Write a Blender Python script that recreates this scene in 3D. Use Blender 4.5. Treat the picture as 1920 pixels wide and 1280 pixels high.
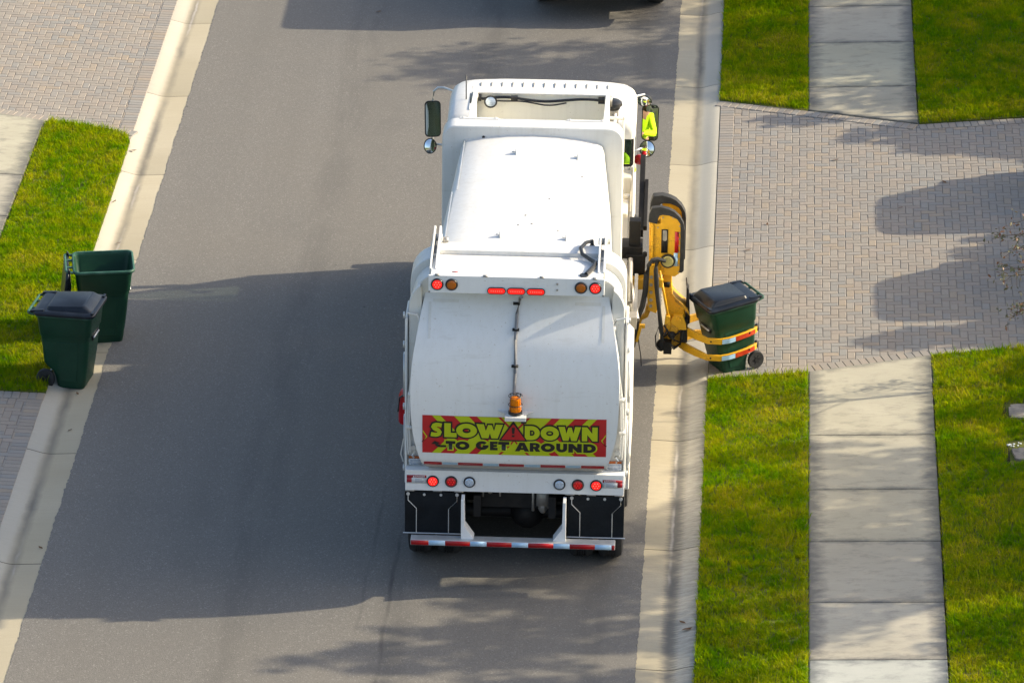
import bpy, bmesh, math, random
import numpy as np
from mathutils import Vector, Matrix, Euler
R = math.radians
random.seed(7); rng = np.random.default_rng(11)
S = bpy.context.scene
for o in list(bpy.data.objects): bpy.data.objects.remove(o)
COL = S.collection

# ------------------------------------------------------------------ camera
PITCH, YAW, CAMH = 23.0, 2.9985, 25.34
cam = bpy.data.cameras.new('camera'); camo = bpy.data.objects.new('camera', cam); COL.objects.link(camo)
camo.location = (3.12276, -59.61557, CAMH)
camo.rotation_euler = (R(90 - PITCH), 0, R(YAW))
cam.sensor_width = 36; cam.lens = 182.87; cam.clip_start = 1; cam.clip_end = 2000
S.camera = camo
S.render.resolution_x = 1024; S.render.resolution_y = 682

# ------------------------------------------------------------------ light
SUN_EL, SUN_AZ = 27.5, 12.3          # azimuth: degrees from +X towards +Y
w = bpy.data.worlds.new('World'); S.world = w; w.use_nodes = True
nt = w.node_tree; bg = nt.nodes['Background']
sky = nt.nodes.new('ShaderNodeTexSky'); sky.sky_type = 'NISHITA'; sky.sun_disc = False
sky.sun_elevation = R(SUN_EL); sky.sun_rotation = R(90 - SUN_AZ)
sky.air_density = 1.0; sky.dust_density = 3.5; sky.ozone_density = 1.0
nt.links.new(sky.outputs['Color'], bg.inputs['Color']); bg.inputs['Strength'].default_value = 0.172
sl = bpy.data.lights.new('sun', 'SUN'); so = bpy.data.objects.new('sun', sl); COL.objects.link(so)
sl.energy = 4.6; sl.angle = R(0.53); sl.color = (1.0, 0.87, 0.64)
sd = Vector((math.cos(R(SUN_EL)) * math.cos(R(SUN_AZ)), math.cos(R(SUN_EL)) * math.sin(R(SUN_AZ)), math.sin(R(SUN_EL))))
so.rotation_euler = sd.to_track_quat('Z', 'Y').to_euler(); so.location = sd * 60
S.view_settings.view_transform = 'Standard'; S.view_settings.look = 'None'
S.view_settings.exposure = 0.74; S.view_settings.gamma = 1
S.render.engine = 'CYCLES'

# ------------------------------------------------------------------ materials
def lin(r, g, b):
    f = lambda c: (c / 255 / 12.92) if c / 255 <= 0.04045 else ((c / 255 + 0.055) / 1.055) ** 2.4
    return (f(r), f(g), f(b))
class NT:
    """tiny helper for node trees"""
    def __init__(s, name):
        s.m = bpy.data.materials.new(name); s.m.use_nodes = True; s.t = s.m.node_tree
        s.b = s.t.nodes['Principled BSDF']
    def n(s, kind, **kw):
        nd = s.t.nodes.new(kind)
        for k, v in kw.items():
            if hasattr(nd, k): setattr(nd, k, v)
            else: nd.inputs[k].default_value = v
        return nd
    def l(s, a, b): s.t.links.new(a, b)
    def noise(s, vec, scale, detail=4, rough=0.55):
        nd = s.n('ShaderNodeTexNoise'); nd.inputs['Scale'].default_value = scale
        nd.inputs['Detail'].default_value = detail; nd.inputs['Roughness'].default_value = rough
        if vec is not None: s.l(vec, nd.inputs['Vector'])
        return nd.outputs['Fac']
    def pos(s, sc=(1, 1, 1)):
        g = s.n('ShaderNodeNewGeometry'); mp = s.n('ShaderNodeMapping'); mp.inputs['Scale'].default_value = sc
        s.l(g.outputs['Position'], mp.inputs['Vector']); return mp.outputs['Vector']
    def objc(s, sc=(1, 1, 1)):
        g = s.n('ShaderNodeTexCoord'); mp = s.n('ShaderNodeMapping'); mp.inputs['Scale'].default_value = sc
        s.l(g.outputs['Object'], mp.inputs['Vector']); return mp.outputs['Vector']
    def ramp(s, fac, stops):
        nd = s.n('ShaderNodeValToRGB'); cr = nd.color_ramp
        while len(cr.elements) < len(stops): cr.elements.new(0.5)
        for e, (p, c) in zip(cr.elements, stops):
            e.position = p; e.color = (*c, 1) if len(c) == 3 else c
        s.l(fac, nd.inputs['Fac']); return nd.outputs['Color']
    def mix(s, fac, a, b, mode='MIX'):
        nd = s.n('ShaderNodeMix'); nd.data_type = 'RGBA'; nd.blend_type = mode
        for sock, v in ((nd.inputs[0], fac), (nd.inputs[6], a), (nd.inputs[7], b)):
            if hasattr(v, 'node'): s.l(v, sock)
            elif isinstance(v, (int, float)): sock.default_value = v
            else: sock.default_value = (*v, 1)
        return nd.outputs[2]
    def math(s, op, a, b=0.0, c=None):
        nd = s.n('ShaderNodeMath'); nd.operation = op
        for i, v in enumerate((a, b) if c is None else (a, b, c)):
            if hasattr(v, 'node'): s.l(v, nd.inputs[i])
            else: nd.inputs[i].default_value = v
        return nd.outputs[0]
    def rng(s, v, a, b, c=0.0, d=1.0):
        nd = s.n('ShaderNodeMapRange'); nd.clamp = True
        s.l(v, nd.inputs[0])
        for i, q in enumerate((a, b, c, d)): nd.inputs[i + 1].default_value = q
        return nd.outputs[0]
    def bump(s, h, strength=0.3, dist=0.01):
        nd = s.n('ShaderNodeBump'); nd.inputs['Strength'].default_value = strength; nd.inputs['Distance'].default_value = dist
        s.l(h, nd.inputs['Height']); s.l(nd.outputs['Normal'], s.b.inputs['Normal'])
    def sep(s, vec):
        nd = s.n('ShaderNodeSeparateXYZ'); s.l(vec, nd.inputs[0]); return nd.outputs
    def col(s, c):
        if hasattr(c, 'node'): s.l(c, s.b.inputs['Base Color'])
        else: s.b.inputs['Base Color'].default_value = (*c, 1)
        return s
    def set(s, **kw):
        for k, v in kw.items(): s.b.inputs[k.replace('_', ' ')].default_value = v
        return s

def paint(name, c, rough=0.4, metal=0.0, var=0.12, scale=3.0, dirt=None, dirtamt=0.25, bump=0.0, spec=0.5):
    q = NT(name); v = q.pos()
    n1 = q.noise(v, scale, 5); n2 = q.noise(v, scale * 9, 3)
    base = q.mix(q.rng(n1, 0.3, 0.7), tuple(x * (1 - var) for x in c), tuple(min(1, x * (1 + var)) for x in c))
    if dirt is not None:
        f = q.math('MULTIPLY', q.rng(q.math('ADD', q.math('MULTIPLY', n1, 0.6), q.math('MULTIPLY', n2, 0.4)), 0.52, 0.72), dirtamt)
        base = q.mix(f, base, dirt)
    q.col(base)
    q.l(q.rng(n2, 0.2, 0.8, rough * 0.8, min(1, rough * 1.2)), q.b.inputs['Roughness'])
    q.set(Metallic=metal, Specular_IOR_Level=spec)
    if bump: q.bump(n2, bump, 0.004)
    return q.m
def emis(name, c, e, rough=0.25):
    q = NT(name); q.col(c); q.set(Roughness=rough, Emission_Color=(*c, 1), Emission_Strength=e); return q.m

def white_paint(name, c=(0.80, 0.80, 0.78), streak=0.10, rust=0.0):
    # road grime in runs and patches, sparse rust specks
    q = NT(name); v = q.pos(); vs = q.pos((6, 6, 0.5))
    n1 = q.noise(v, 2.2, 6); n2 = q.noise(vs, 3.0, 5); n3 = q.noise(v, 40, 3)
    base = q.mix(q.math('MULTIPLY', q.rng(n2, 0.45, 0.75), streak * 2), c, (0.45, 0.42, 0.36))
    base = q.mix(q.math('MULTIPLY', q.rng(n1, 0.5, 0.75), streak), base, (0.5, 0.45, 0.36))
    n4 = q.noise(q.pos((1.2, 5, 5)), 1.4, 6, 0.7)
    base = q.mix(q.math('MULTIPLY', q.rng(n4, 0.58, 0.72), 0.22), base, (0.36, 0.32, 0.26))
    base = q.mix(q.math('MULTIPLY', q.rng(n3, 0.66, 0.74), 0.45), base, (0.28, 0.19, 0.11))
    if rust: base = q.mix(q.math('MULTIPLY', q.rng(n1, 0.55, 0.7), rust), base, (0.45, 0.28, 0.12))
    q.col(base); q.l(q.rng(n1, 0.2, 0.8, 0.28, 0.5), q.b.inputs['Roughness'])
    return q.m

M = {}
M['white'] = white_paint('white_paint', (0.66, 0.66, 0.64), 0.12)
M['white_door'] = white_paint('white_door_paint', (0.72, 0.73, 0.735), 0.06)
M['white_dirty'] = white_paint('cream_hopper_paint', (0.70, 0.66, 0.55), 0.30, 0.12)
M['white_side'] = white_paint('white_side_paint', (0.78, 0.76, 0.72), 0.2, 0.35)
M['cream'] = white_paint('cream_panel_paint', (0.90, 0.88, 0.78), 0.05, 0.04)
M['steel'] = paint('worn_steel', (0.34, 0.33, 0.31), 0.45, 0.6, 0.25, 8, (0.2, 0.12, 0.06), 0.4)
M['galv'] = paint('pale_steel', (0.55, 0.57, 0.58), 0.4, 0.5, 0.1, 8)
M['darksteel'] = paint('black_chassis_steel', (0.009, 0.009, 0.010), 0.6, 0.0, 0.3, 6, (0.035, 0.028, 0.02), 0.5, 0, .3)
M['black'] = paint('black_plastic', (0.014, 0.015, 0.017), 0.42, 0, 0.25, 6, (0.05, 0.05, 0.05), 0.3)
M['rubber'] = paint('black_rubber', (0.016, 0.017, 0.019), 0.75, 0, 0.3, 9, (0.06, 0.055, 0.05), 0.4, 0.2)
M['flap'] = paint('mud_flap_rubber', (0.0045, 0.007, 0.010), 0.7, 0, 0.3, 5, (0.014, 0.015, 0.017), 0.5, 0.1, .25)
M['yellow'] = paint('yellow_arm_paint', (0.70, 0.37, 0.012), 0.42, 0, 0.14, 6, (0.10, 0.055, 0.018), 0.75)
M['yellow_worn'] = paint('worn_yellow_arm_paint', (0.50, 0.26, 0.012), 0.55, 0, 0.3, 7, (0.05, 0.03, 0.015), 0.95)
M['tapered'] = paint('red_reflective_tape', lin(165, 12, 22), 0.3, 0, 0.08, 20)
M['tapeworn'] = paint('worn_red_reflective_tape', lin(165, 45, 18), 0.35, 0, 0.2, 20, (0.35, 0.15, 0.03), 0.5)
M['tapewhite'] = paint('white_reflective_tape', (0.40, 0.60, 0.80), 0.3, 0, 0.06, 20)
M['signred'] = paint('sign_red', lin(178, 27, 32), 0.35, 0, 0.05, 5)
M['lime'] = paint('sign_lime', lin(174, 187, 14), 0.35, 0, 0.05, 5)
M['signblack'] = paint('sign_black', (0.012, 0.011, 0.010), 0.4, 0, 0.1, 5)
M['orange_sticker'] = paint('orange_sticker', lin(165, 85, 30), 0.4, 0, 0.05, 5)
M['sticker'] = paint('white_sticker', (0.62, 0.66, 0.70), 0.4, 0, 0.03, 5)
M['ink'] = paint('sticker_ink', (0.14, 0.18, 0.28), 0.5, 0, 0.03, 5)
M['stickerred'] = paint('sticker_red', lin(150, 25, 38), 0.4, 0, 0.05, 5)
M['lamp_on'] = emis('lit_red_lamp', (0.95, 0.012, 0.008), 0.62)
M['led'] = emis('lit_led_dots', (1.0, 0.10, 0.07), 1.1)
M['lamp_dim'] = emis('dim_red_lamp', (0.40, 0.004, 0.006), 0.10)
M['led_dim'] = emis('dim_led_dots', (0.75, 0.02, 0.02), 0.2)
M['amber_off'] = paint('amber_lens', lin(176, 95, 18), 0.2, 0, 0.1, 20)
M['clear_lens'] = paint('clear_lens', (0.48, 0.58, 0.72), 0.15, 0.2, 0.25, 60)
q = NT('amber_beacon'); q.col(lin(235, 130, 10)); q.set(Roughness=0.15, Transmission_Weight=0.25, IOR=1.3, Subsurface_Weight=0.0); M['beacon'] = q.m
q = NT('mirror_glass'); q.col((0.85, 0.9, 0.9)); q.set(Metallic=1.0, Roughness=0.02); M['mirror'] = q.m
q = NT('tinted_glass'); tr = q.n('ShaderNodeBsdfTransparent'); tr.inputs[0].default_value = (0.52, 0.60, 0.55, 1)
q.col((0.01, 0.02, 0.018)); q.set(Roughness=0.03)
mx = q.n('ShaderNodeMixShader'); mx.inputs[0].default_value = 0.16
q.l(tr.outputs[0], mx.inputs[1]); q.l(q.b.outputs[0], mx.inputs[2]); q.l(mx.outputs[0], q.t.nodes['Material Output'].inputs['Surface']); M['glass'] = q.m
M['hivis'] = paint('hi_vis_cloth', (0.60, 1.0, 0.004), 0.8, 0, 0.12, 14)
M['skin'] = paint('skin', (0.36, 0.20, 0.13), 0.6, 0, 0.08, 10)
M['trouser'] = paint('dark_trousers', (0.03, 0.035, 0.05), 0.85, 0, 0.2, 10)
M['hair'] = paint('dark_hair', (0.02, 0.014, 0.01), 0.6, 0, 0.2, 30)
M['bin'] = paint('dark_green_plastic', (0.005, 0.042, 0.022), 0.45, 0, 0.16, 4, (0.02, 0.055, 0.034), 0.4, 0.06, .35)
M['bin_edge'] = paint('scuffed_green_plastic', (0.02, 0.085, 0.055), 0.5, 0, 0.3, 9, (0.12, 0.16, 0.13), 0.5)
M['lid'] = paint('navy_black_lid', (0.006, 0.009, 0.015), 0.34, 0, 0.25, 5, (0.03, 0.036, 0.048), 0.5, 0.08, .35)
M['redplastic'] = paint('red_enamel', lin(170, 15, 28), 0.3, 0, 0.1, 5)
M['leafbrown'] = paint('dry_leaf', (0.10, 0.045, 0.015), 0.8, 0, 0.4, 20)
M['bark'] = paint('bark', (0.12, 0.085, 0.06), 0.9, 0, 0.3, 12, (0.04, 0.03, 0.02), 0.6, 0.5)
M['carpaint'] = paint('dark_car_paint', (0.02, 0.022, 0.026), 0.25, 0.2, 0.1, 3)
M['gravel_dark'] = paint('mulch', (0.035, 0.022, 0.014), 0.95, 0, 0.4, 30, None, 0, 0.8)

# asphalt: speckled aggregate, worn wheel bands, old scuffs
q = NT('asphalt'); v = q.pos()
n_f = q.noise(v, 95, 2, 0.6); n_m = q.noise(v, 22, 3); n_l = q.noise(q.pos((1.0, 0.12, 1)), 1.3, 5); n_b = q.noise(v, 0.55, 4)
vo = q.n('ShaderNodeTexVoronoi'); vo.inputs['Scale'].default_value = 75; q.l(v, vo.inputs['Vector'])
c = q.ramp(n_f, [(0.25, (0.086, 0.082, 0.075)), (0.5, (0.150, 0.143, 0.131)), (0.72, (0.23, 0.22, 0.203))])
c = q.mix(q.rng(n_l, 0.3, 0.7, 0, 0.35), c, (0.14, 0.131, 0.117))
c = q.mix(q.rng(n_b, 0.35, 0.7, 0, 0.22), c, (0.19, 0.170, 0.138))
c = q.mix(q.rng(n_m, 0.25, 0.75, 0.0, 0.30), c, (0.118, 0.110, 0.096))
pebble = q.math('GREATER_THAN', q.sep(vo.outputs['Color'])[0], 0.965)
c = q.mix(q.math('MULTIPLY', pebble, 0.45), c, (0.34, 0.32, 0.29))
crack = q.noise(q.pos((1.0, 0.8, 1)), 9, 6, 0.7); zone = q.rng(q.noise(q.pos((1, .5, 1)), 0.45, 3), 0.52, 0.62)
c = q.mix(q.math('MULTIPLY', q.math('MULTIPLY', q.rng(crack, 0.64, 0.70), zone), 0.75), c, (0.045, 0.042, 0.037))
lanes = q.noise(q.pos((1.0, 0.02, 1)), 1.1, 3)
c = q.mix(q.rng(lanes, 0.35, 0.65, 0.0, 0.30), c, (0.125, 0.117, 0.102))
xx = q.sep(v)[0]; yy = q.sep(v)[1]
wob = q.noise(q.pos((0.2, 0.25, 1)), 1.0, 4)
def mark(x0, half, amt, y0, y1):
    global c
    d_ = q.math('ABSOLUTE', q.math('SUBTRACT', q.math('ADD', xx, q.math('MULTIPLY_ADD', wob, 0.5, -0.25)), x0))
    m_ = q.math('MULTIPLY', q.math('SUBTRACT', 1.0, q.rng(d_, half * .3, half)), q.math('MULTIPLY', q.rng(yy, y0 - 1.5, y0), q.rng(yy, y1, y1 + 1.5, 1.0, 0.0)))
    m_ = q.math('MULTIPLY', m_, q.rng(q.noise(q.pos((3, .5, 1)), 1.3, 5), .35, .6)); c = q.mix(q.math('MULTIPLY', m_, amt), c, (0.055, 0.053, 0.050))
mark(-1.02, .035, .75, -9.0, 1.0); mark(-1.32, .03, .35, -8.0, -1.0); mark(-0.9, .30, .30, -20, 30); mark(-2.7, .35, .22, -20, 30); mark(1.35, .22, .25, -20, 30)
patchy = q.noise(q.pos((1, .6, 1)), 0.8, 5, .6); c = q.mix(q.rng(patchy, .56, .72, 0, .30), c, (0.105, 0.10, 0.09))
q.col(c); q.set(Roughness=0.85, Specular_IOR_Level=0.35); q.bump(n_f, 0.55, 0.006); M['asphalt'] = q.m

# concrete gutter and kerb: stains that follow the flow line (x from the flow line held in UV)
q = NT('kerb_concrete'); v = q.pos()
uv = q.n('ShaderNodeUVMap'); ux = q.sep(uv.outputs['UV'])
across = ux[0]; along = ux[1]
nv = q.noise(q.pos((1.5, 1.3, 1)), 2.0, 6, 0.65); side = q.rng(q.sep(v)[0], -1, 1); low = q.math('MULTIPLY', side, q.rng(q.sep(v)[1], 0.5, -3.0)); nl = q.noise(q.pos((0.3, 0.55, 1)), 1.0, 4); nf = q.noise(v, 60, 3); nb = q.noise(q.pos((0.6, 22, 1)), 1.4, 4)
c = q.mix(q.rng(nl, 0.3, 0.7), (0.36, 0.315, 0.215), (0.45, 0.40, 0.295))
c = q.mix(q.rng(nf, 0.3, 0.7, 0, 0.25), c, (0.30, 0.26, 0.19))
c = q.mix(q.rng(nb, 0.35, 0.65, 0, 0.20), c, (0.32, 0.28, 0.21))
c = q.mix(q.rng(across, 0.03, 0.14, 0, 0.55), c, (0.46, 0.445, 0.40))
# dark wet-dirt band round the flow line, ragged on the kerb side
band = q.math('SUBTRACT', 1.0, q.rng(q.math('ABSOLUTE', q.math('SUBTRACT', across, q.math('MULTIPLY_ADD', nv, 0.10, -0.03))), 0.008, 0.085))
dirt = q.math('MULTIPLY', q.math('MULTIPLY', band, q.rng(nl, 0.36, 0.60, 0.35, 1.0)), 0.8)
c = q.mix(dirt, c, (0.105, 0.10, 0.092))
back = q.math('MULTIPLY', q.rng(across, 0.08, 0.40, 0.15, 1.0), q.rng(q.noise(q.pos((3, 11, 1)), 2.0, 7, 0.75), 0.40, 0.60, 0.0, 0.85))
c = q.mix(q.math('MULTIPLY', back, q.math('MULTIPLY_ADD', low, 0.75, 0.15)), c, (0.12, 0.117, 0.107))
ragg = q.math('MULTIPLY', q.math('SUBTRACT', 1.0, q.rng(q.math('ABSOLUTE', q.math('SUBTRACT', across, q.math('MULTIPLY_ADD', q.noise(q.pos((2, 16, 1)), 2.2, 5, .7), 0.34, -0.13))), 0.02, 0.12)), q.math('MULTIPLY', low, 0.8))
c = q.mix(ragg, c, (0.115, 0.113, 0.105))
silt = q.math('MULTIPLY', q.math('SUBTRACT', 1.0, q.rng(q.math('ABSOLUTE', q.math('ADD', across, q.math('MULTIPLY_ADD', q.noise(q.pos((1, 2, 1)), 1.7, 3), 0.06, -0.03))), 0.006, 0.024)), q.rng(q.noise(q.pos((1, 0.3, 1)), 1.2, 4), 0.54, 0.62))
c = q.mix(q.math('MULTIPLY', silt, 0.5), c, (0.52, 0.48, 0.44))
q.col(c); q.set(Roughness=0.88, Specular_IOR_Level=0.3); q.bump(nf, 0.35, 0.004); M['kerb'] = q.m

# pavement slabs: broom finish, mildew towards the edges
q = NT('pavement_concrete'); v = q.pos()
uv = q.n('ShaderNodeUVMap'); ux = q.sep(uv.outputs['UV']); ex = ux[0]; ey = ux[1]
nb = q.noise(q.pos((2.5, 30, 1)), 1.8, 5, 0.65); nl = q.noise(v, 1.1, 5); nf = q.noise(v, 70, 3); ns = q.noise(q.pos((2.6, 5.5, 1)), 1.5, 8, 0.72)
rnd = q.n('ShaderNodeAttribute'); rnd.attribute_name = 'tint'
c = q.mix(q.rng(nl, 0.3, 0.7), (0.355, 0.333, 0.255), (0.43, 0.402, 0.312))
c = q.mix(q.rng(nb, 0.35, 0.68, 0, 0.35), c, (0.30, 0.28, 0.235))
c = q.mix(q.rng(nf, 0.3, 0.7, 0, 0.18), c, (0.26, 0.24, 0.20))
edge = q.math('MAXIMUM', q.rng(q.math('ABSOLUTE', ex), 0.70, 1.0, 0, 1), q.math('MULTIPLY', q.rng(q.math('ABSOLUTE', ey), 0.86, 1.0), 0.6))
mil = q.math('MULTIPLY', q.rng(q.math('ADD', q.math('MULTIPLY', ns, 1.15), q.math('MULTIPLY', edge, 0.46)), 0.58, 1.0), 0.85)
c = q.mix(mil, c, (0.12, 0.118, 0.108))
c = q.mix(1.0, c, rnd.outputs['Color'], 'MULTIPLY')
q.col(c); q.set(Roughness=0.9, Specular_IOR_Level=0.3); q.bump(nb, 0.25, 0.004); M['slab'] = q.m
M['joint'] = paint('joint_dirt', (0.045, 0.038, 0.03), 0.95, 0, 0.3, 10)

# clay/concrete pavers: colour per brick in an attribute
q = NT('pavers'); v = q.pos()
at = q.n('ShaderNodeAttribute'); at.attribute_name = 'tint'
n1 = q.noise(v, 45, 4, 0.65); n2 = q.noise(v, 1.2, 4)
c = q.mix(q.rng(n1, 0.3, 0.75, 0, 0.5), at.outputs['Color'], (0.20, 0.175, 0.155))
c = q.mix(q.rng(n2, 0.35, 0.7, 0, 0.25), c, (0.25, 0.215, 0.18))
q.col(c); q.set(Roughness=0.8, Specular_IOR_Level=0.4); q.bump(n1, 0.3, 0.003); M['paver'] = q.m

# soil and grass
q = NT('lawn_soil'); v = q.pos(); n1 = q.noise(v, 12, 6, 0.7); n2 = q.noise(v, 0.9, 4)
c = q.mix(q.rng(n1, 0.3, 0.7), (0.05, 0.085, 0.003), (0.11, 0.12, 0.008))
q.col(q.mix(q.rng(n2, 0.5, 0.75, 0, 0.6), c, (0.12, 0.085, 0.035))); q.set(Roughness=1.0); q.bump(n1, 0.8, 0.02); M['soil'] = q.m
q = NT('grass_blades'); v = q.pos(); at = q.n('ShaderNodeAttribute'); at.attribute_name = 'tint'; ac = q.sep(at.outputs['Vector'])
n1 = q.noise(v, 1.7, 5, 0.6); n2 = q.noise(v, 6.5, 4, 0.6); n3 = q.noise(v, 0.7, 3)
f = q.math('ADD', q.math('MULTIPLY', n1, 0.55), q.math('MULTIPLY', n2, 0.45))
c = q.mix(q.rng(f, 0.40, 0.64), (0.10, 0.235, 0.001), (0.48, 0.435, 0.002))
c = q.mix(q.rng(ac[0], 0, 1, 0, 0.45), c, (0.16, 0.31, 0.001))
dry = q.math('MULTIPLY', q.rng(ac[1], 0.55, 1.0), q.rng(n1, 0.48, 0.68, 0.04, 0.95))
c = q.mix(dry, c, (0.42, 0.28, 0.07))
q.col(c); q.set(Roughness=0.8, Specular_IOR_Level=0.0)
tl = q.n('ShaderNodeBsdfTranslucent'); q.l(c, tl.inputs[0]); mx = q.n('ShaderNodeMixShader'); mx.inputs[0].default_value = 0.28
q.l(q.b.outputs[0], mx.inputs[1]); q.l(tl.outputs[0], mx.inputs[2]); q.l(mx.outputs[0], q.t.nodes['Material Output'].inputs['Surface']); M['grass'] = q.m
def leafmat(name, a, b):
    q = NT(name); v = q.pos(); n = q.noise(v, 4, 4)
    c = q.mix(q.rng(n, 0.35, 0.65), a, b); q.col(c); q.set(Roughness=0.5)
    tl = q.n('ShaderNodeBsdfTranslucent'); q.l(c, tl.inputs[0]); mx = q.n('ShaderNodeMixShader'); mx.inputs[0].default_value = 0.25
    q.l(q.b.outputs[0], mx.inputs[1]); q.l(tl.outputs[0], mx.inputs[2]); q.l(mx.outputs[0], q.t.nodes['Material Output'].inputs['Surface']); return q.m
M['leaf'] = leafmat('tree_leaves', (0.035, 0.075, 0.015), (0.09, 0.12, 0.025))
M['leafolive'] = leafmat('olive_brown_leaves', (0.10, 0.085, 0.035), (0.14, 0.16, 0.09))
M['leafdry'] = leafmat('reddish_leaves', (0.16, 0.07, 0.035), (0.19, 0.10, 0.05))

# ------------------------------------------------------------------ mesh helper
class MB:
    def __init__(s): s.v = []; s.f = []
    def add(s, vs, fs):
        b = len(s.v); s.v += [tuple(p) for p in vs]; s.f += [tuple(i + b for i in f) for f in fs]; return s
    def box(s, x0, x1, y0, y1, z0, z1):
        if x0 > x1: x0, x1 = x1, x0
        if y0 > y1: y0, y1 = y1, y0
        return s.add([(x0, y0, z0), (x1, y0, z0), (x1, y1, z0), (x0, y1, z0), (x0, y0, z1), (x1, y0, z1), (x1, y1, z1), (x0, y1, z1)],
                     [(0, 3, 2, 1), (4, 5, 6, 7), (0, 1, 5, 4), (1, 2, 6, 5), (2, 3, 7, 6), (3, 0, 4, 7)])
    def prism(s, pts, axis, a0, a1):
        """pts: outline in the two other axes (x: (y,z), y: (x,z), z: (x,y)); extruded from a0 to a1"""
        mk = {'x': lambda p, a: (a, p[0], p[1]), 'y': lambda p, a: (p[0], a, p[1]), 'z': lambda p, a: (p[0], p[1], a)}[axis]
        n = len(pts)
        return s.add([mk(p, a0) for p in pts] + [mk(p, a1) for p in pts],
                     [tuple(range(n - 1, -1, -1)), tuple(range(n, 2 * n))] + [(i, (i + 1) % n, n + (i + 1) % n, n + i) for i in range(n)])
    def loft(s, secs, closed=True, caps=True):
        n = len(secs[0]); b = len(s.v)
        for sec in secs: s.v += [tuple(p) for p in sec]
        m = n if closed else n - 1
        for k in range(len(secs) - 1):
            for i in range(m):
                j = (i + 1) % n
                s.f.append((b + k * n + i, b + k * n + j, b + (k + 1) * n + j, b + (k + 1) * n + i))
        if caps and closed:
            s.f.append(tuple(b + i for i in range(n - 1, -1, -1))); e = b + (len(secs) - 1) * n
            s.f.append(tuple(e + i for i in range(n)))
        return s
    def tube(s, pts, r, n=8, rs=None):
        pts = [Vector(p) for p in pts]; secs = []
        for i, p in enumerate(pts):
            d = (pts[min(i + 1, len(pts) - 1)] - pts[max(i - 1, 0)]).normalized()
            a = d.cross(Vector((0, 0, 1)) if abs(d.z) < 0.95 else Vector((1, 0, 0))).normalized(); b2 = d.cross(a).normalized()
            rr = rs[i] if rs else r
            secs.append([p + (a * math.cos(2 * math.pi * k / n) + b2 * math.sin(2 * math.pi * k / n)) * rr for k in range(n)])
        return s.loft(secs)
    def lathe(s, prof, c, axis='z', n=24):
        """prof: (radius, offset along axis)"""
        secs = []
        for r, h in prof:
            ring = []
            for k in range(n):
                a = 2 * math.pi * k / n; x, y = r * math.cos(a), r * math.sin(a)
                ring.append({'z': (c[0] + x, c[1] + y, c[2] + h), 'x': (c[0] + h, c[1] + x, c[2] + y), 'y': (c[0] + x, c[1] + h, c[2] + y)}[axis])
            secs.append(ring)
        return s.loft(secs)
    def ell(s, c, r, n=16, m=10):
        return s.lathe_scaled(c, r, n, m)
    def lathe_scaled(s, c, r, n, m):
        secs = []
        for k in range(1, m):
            t = math.pi * k / m
            secs.append([(c[0] + r[0] * math.sin(t) * math.cos(2 * math.pi * i / n), c[1] + r[1] * math.sin(t) * math.sin(2 * math.pi * i / n), c[2] + r[2] * math.cos(t)) for i in range(n)])
        return s.loft(secs)
    def build(s, name, mat, parent=None, off=(0, 0, 0), bevel=0.0, seg=2, smooth=40, mats=None, fix=True):
        me = bpy.data.meshes.new(name)
        me.from_pydata([(a - off[0], b - off[1], c - off[2]) for a, b, c in s.v], [], s.f)
        if fix:
            bm = bmesh.new(); bm.from_mesh(me); bmesh.ops.recalc_face_normals(bm, faces=bm.faces)
            for e in bm.edges:
                e.smooth = len(e.link_faces) == 2 and e.calc_face_angle(0) < R(smooth)
            bm.to_mesh(me); bm.free()
        for p in me.polygons: p.use_smooth = True
        me.materials.append(mat)
        o = bpy.data.objects.new(name, me); COL.objects.link(o)
        if parent: o.parent = parent
        if bevel:
            b = o.modifiers.new('bevel', 'BEVEL'); b.width = bevel; b.segments = seg; b.limit_method = 'ANGLE'; b.angle_limit = R(35); b.harden_normals = True
        return o

def split(mb):
    """connected pieces of an MB as MBs of their own"""
    par = list(range(len(mb.v)))
    def find(a):
        while par[a] != a: par[a] = par[par[a]]; a = par[a]
        return a
    for f in mb.f:
        for i in f[1:]: par[find(i)] = find(f[0])
    out = {}
    for f in mb.f: out.setdefault(find(f[0]), []).append(f)
    res = []
    for fs in out.values():
        ids = sorted({i for f in fs for i in f}); m = {k: j for j, k in enumerate(ids)}; q_ = MB(); q_.v = [mb.v[i] for i in ids]; q_.f = [tuple(m[i] for i in f) for f in fs]; res.append(q_)
    return res
def tag(o, label=None, cat=None, group=None, kind=None):
    if label: o['label'] = label
    if cat: o['category'] = cat
    if group: o['group'] = group
    if kind: o['kind'] = kind
    return o
def empty(name, loc, label, cat, group=None, rz=0):
    o = bpy.data.objects.new(name, None); COL.objects.link(o); o.location = loc; o.rotation_euler = (0, 0, rz)
    o.empty_display_size = 0.3
    return tag(o, label, cat, group)
def copy_tree(o, parent=None):
    c = o.copy(); COL.objects.link(c); c.parent = parent
    for ch in list(o.children): copy_tree(ch, c)
    return c
def rrect(x0, x1, z0, z1, r, n=5, corners='abcd'):
    """rounded rectangle outline; corners a: lower-left b: lower-right c: upper-right d: upper-left"""
    pts = []
    for key, cx, cz, a0 in (('a', x0 + r, z0 + r, 180), ('b', x1 - r, z0 + r, 270), ('c', x1 - r, z1 - r, 0), ('d', x0 + r, z1 - r, 90)):
        if key in corners:
            for k in range(n + 1):
                a = R(a0 + 90 * k / n); pts.append((cx + r * math.cos(a), cz + r * math.sin(a)))
        else:
            pts.append((x0 if key in 'ad' else x1, z0 if key in 'ab' else z1))
    return pts
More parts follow.
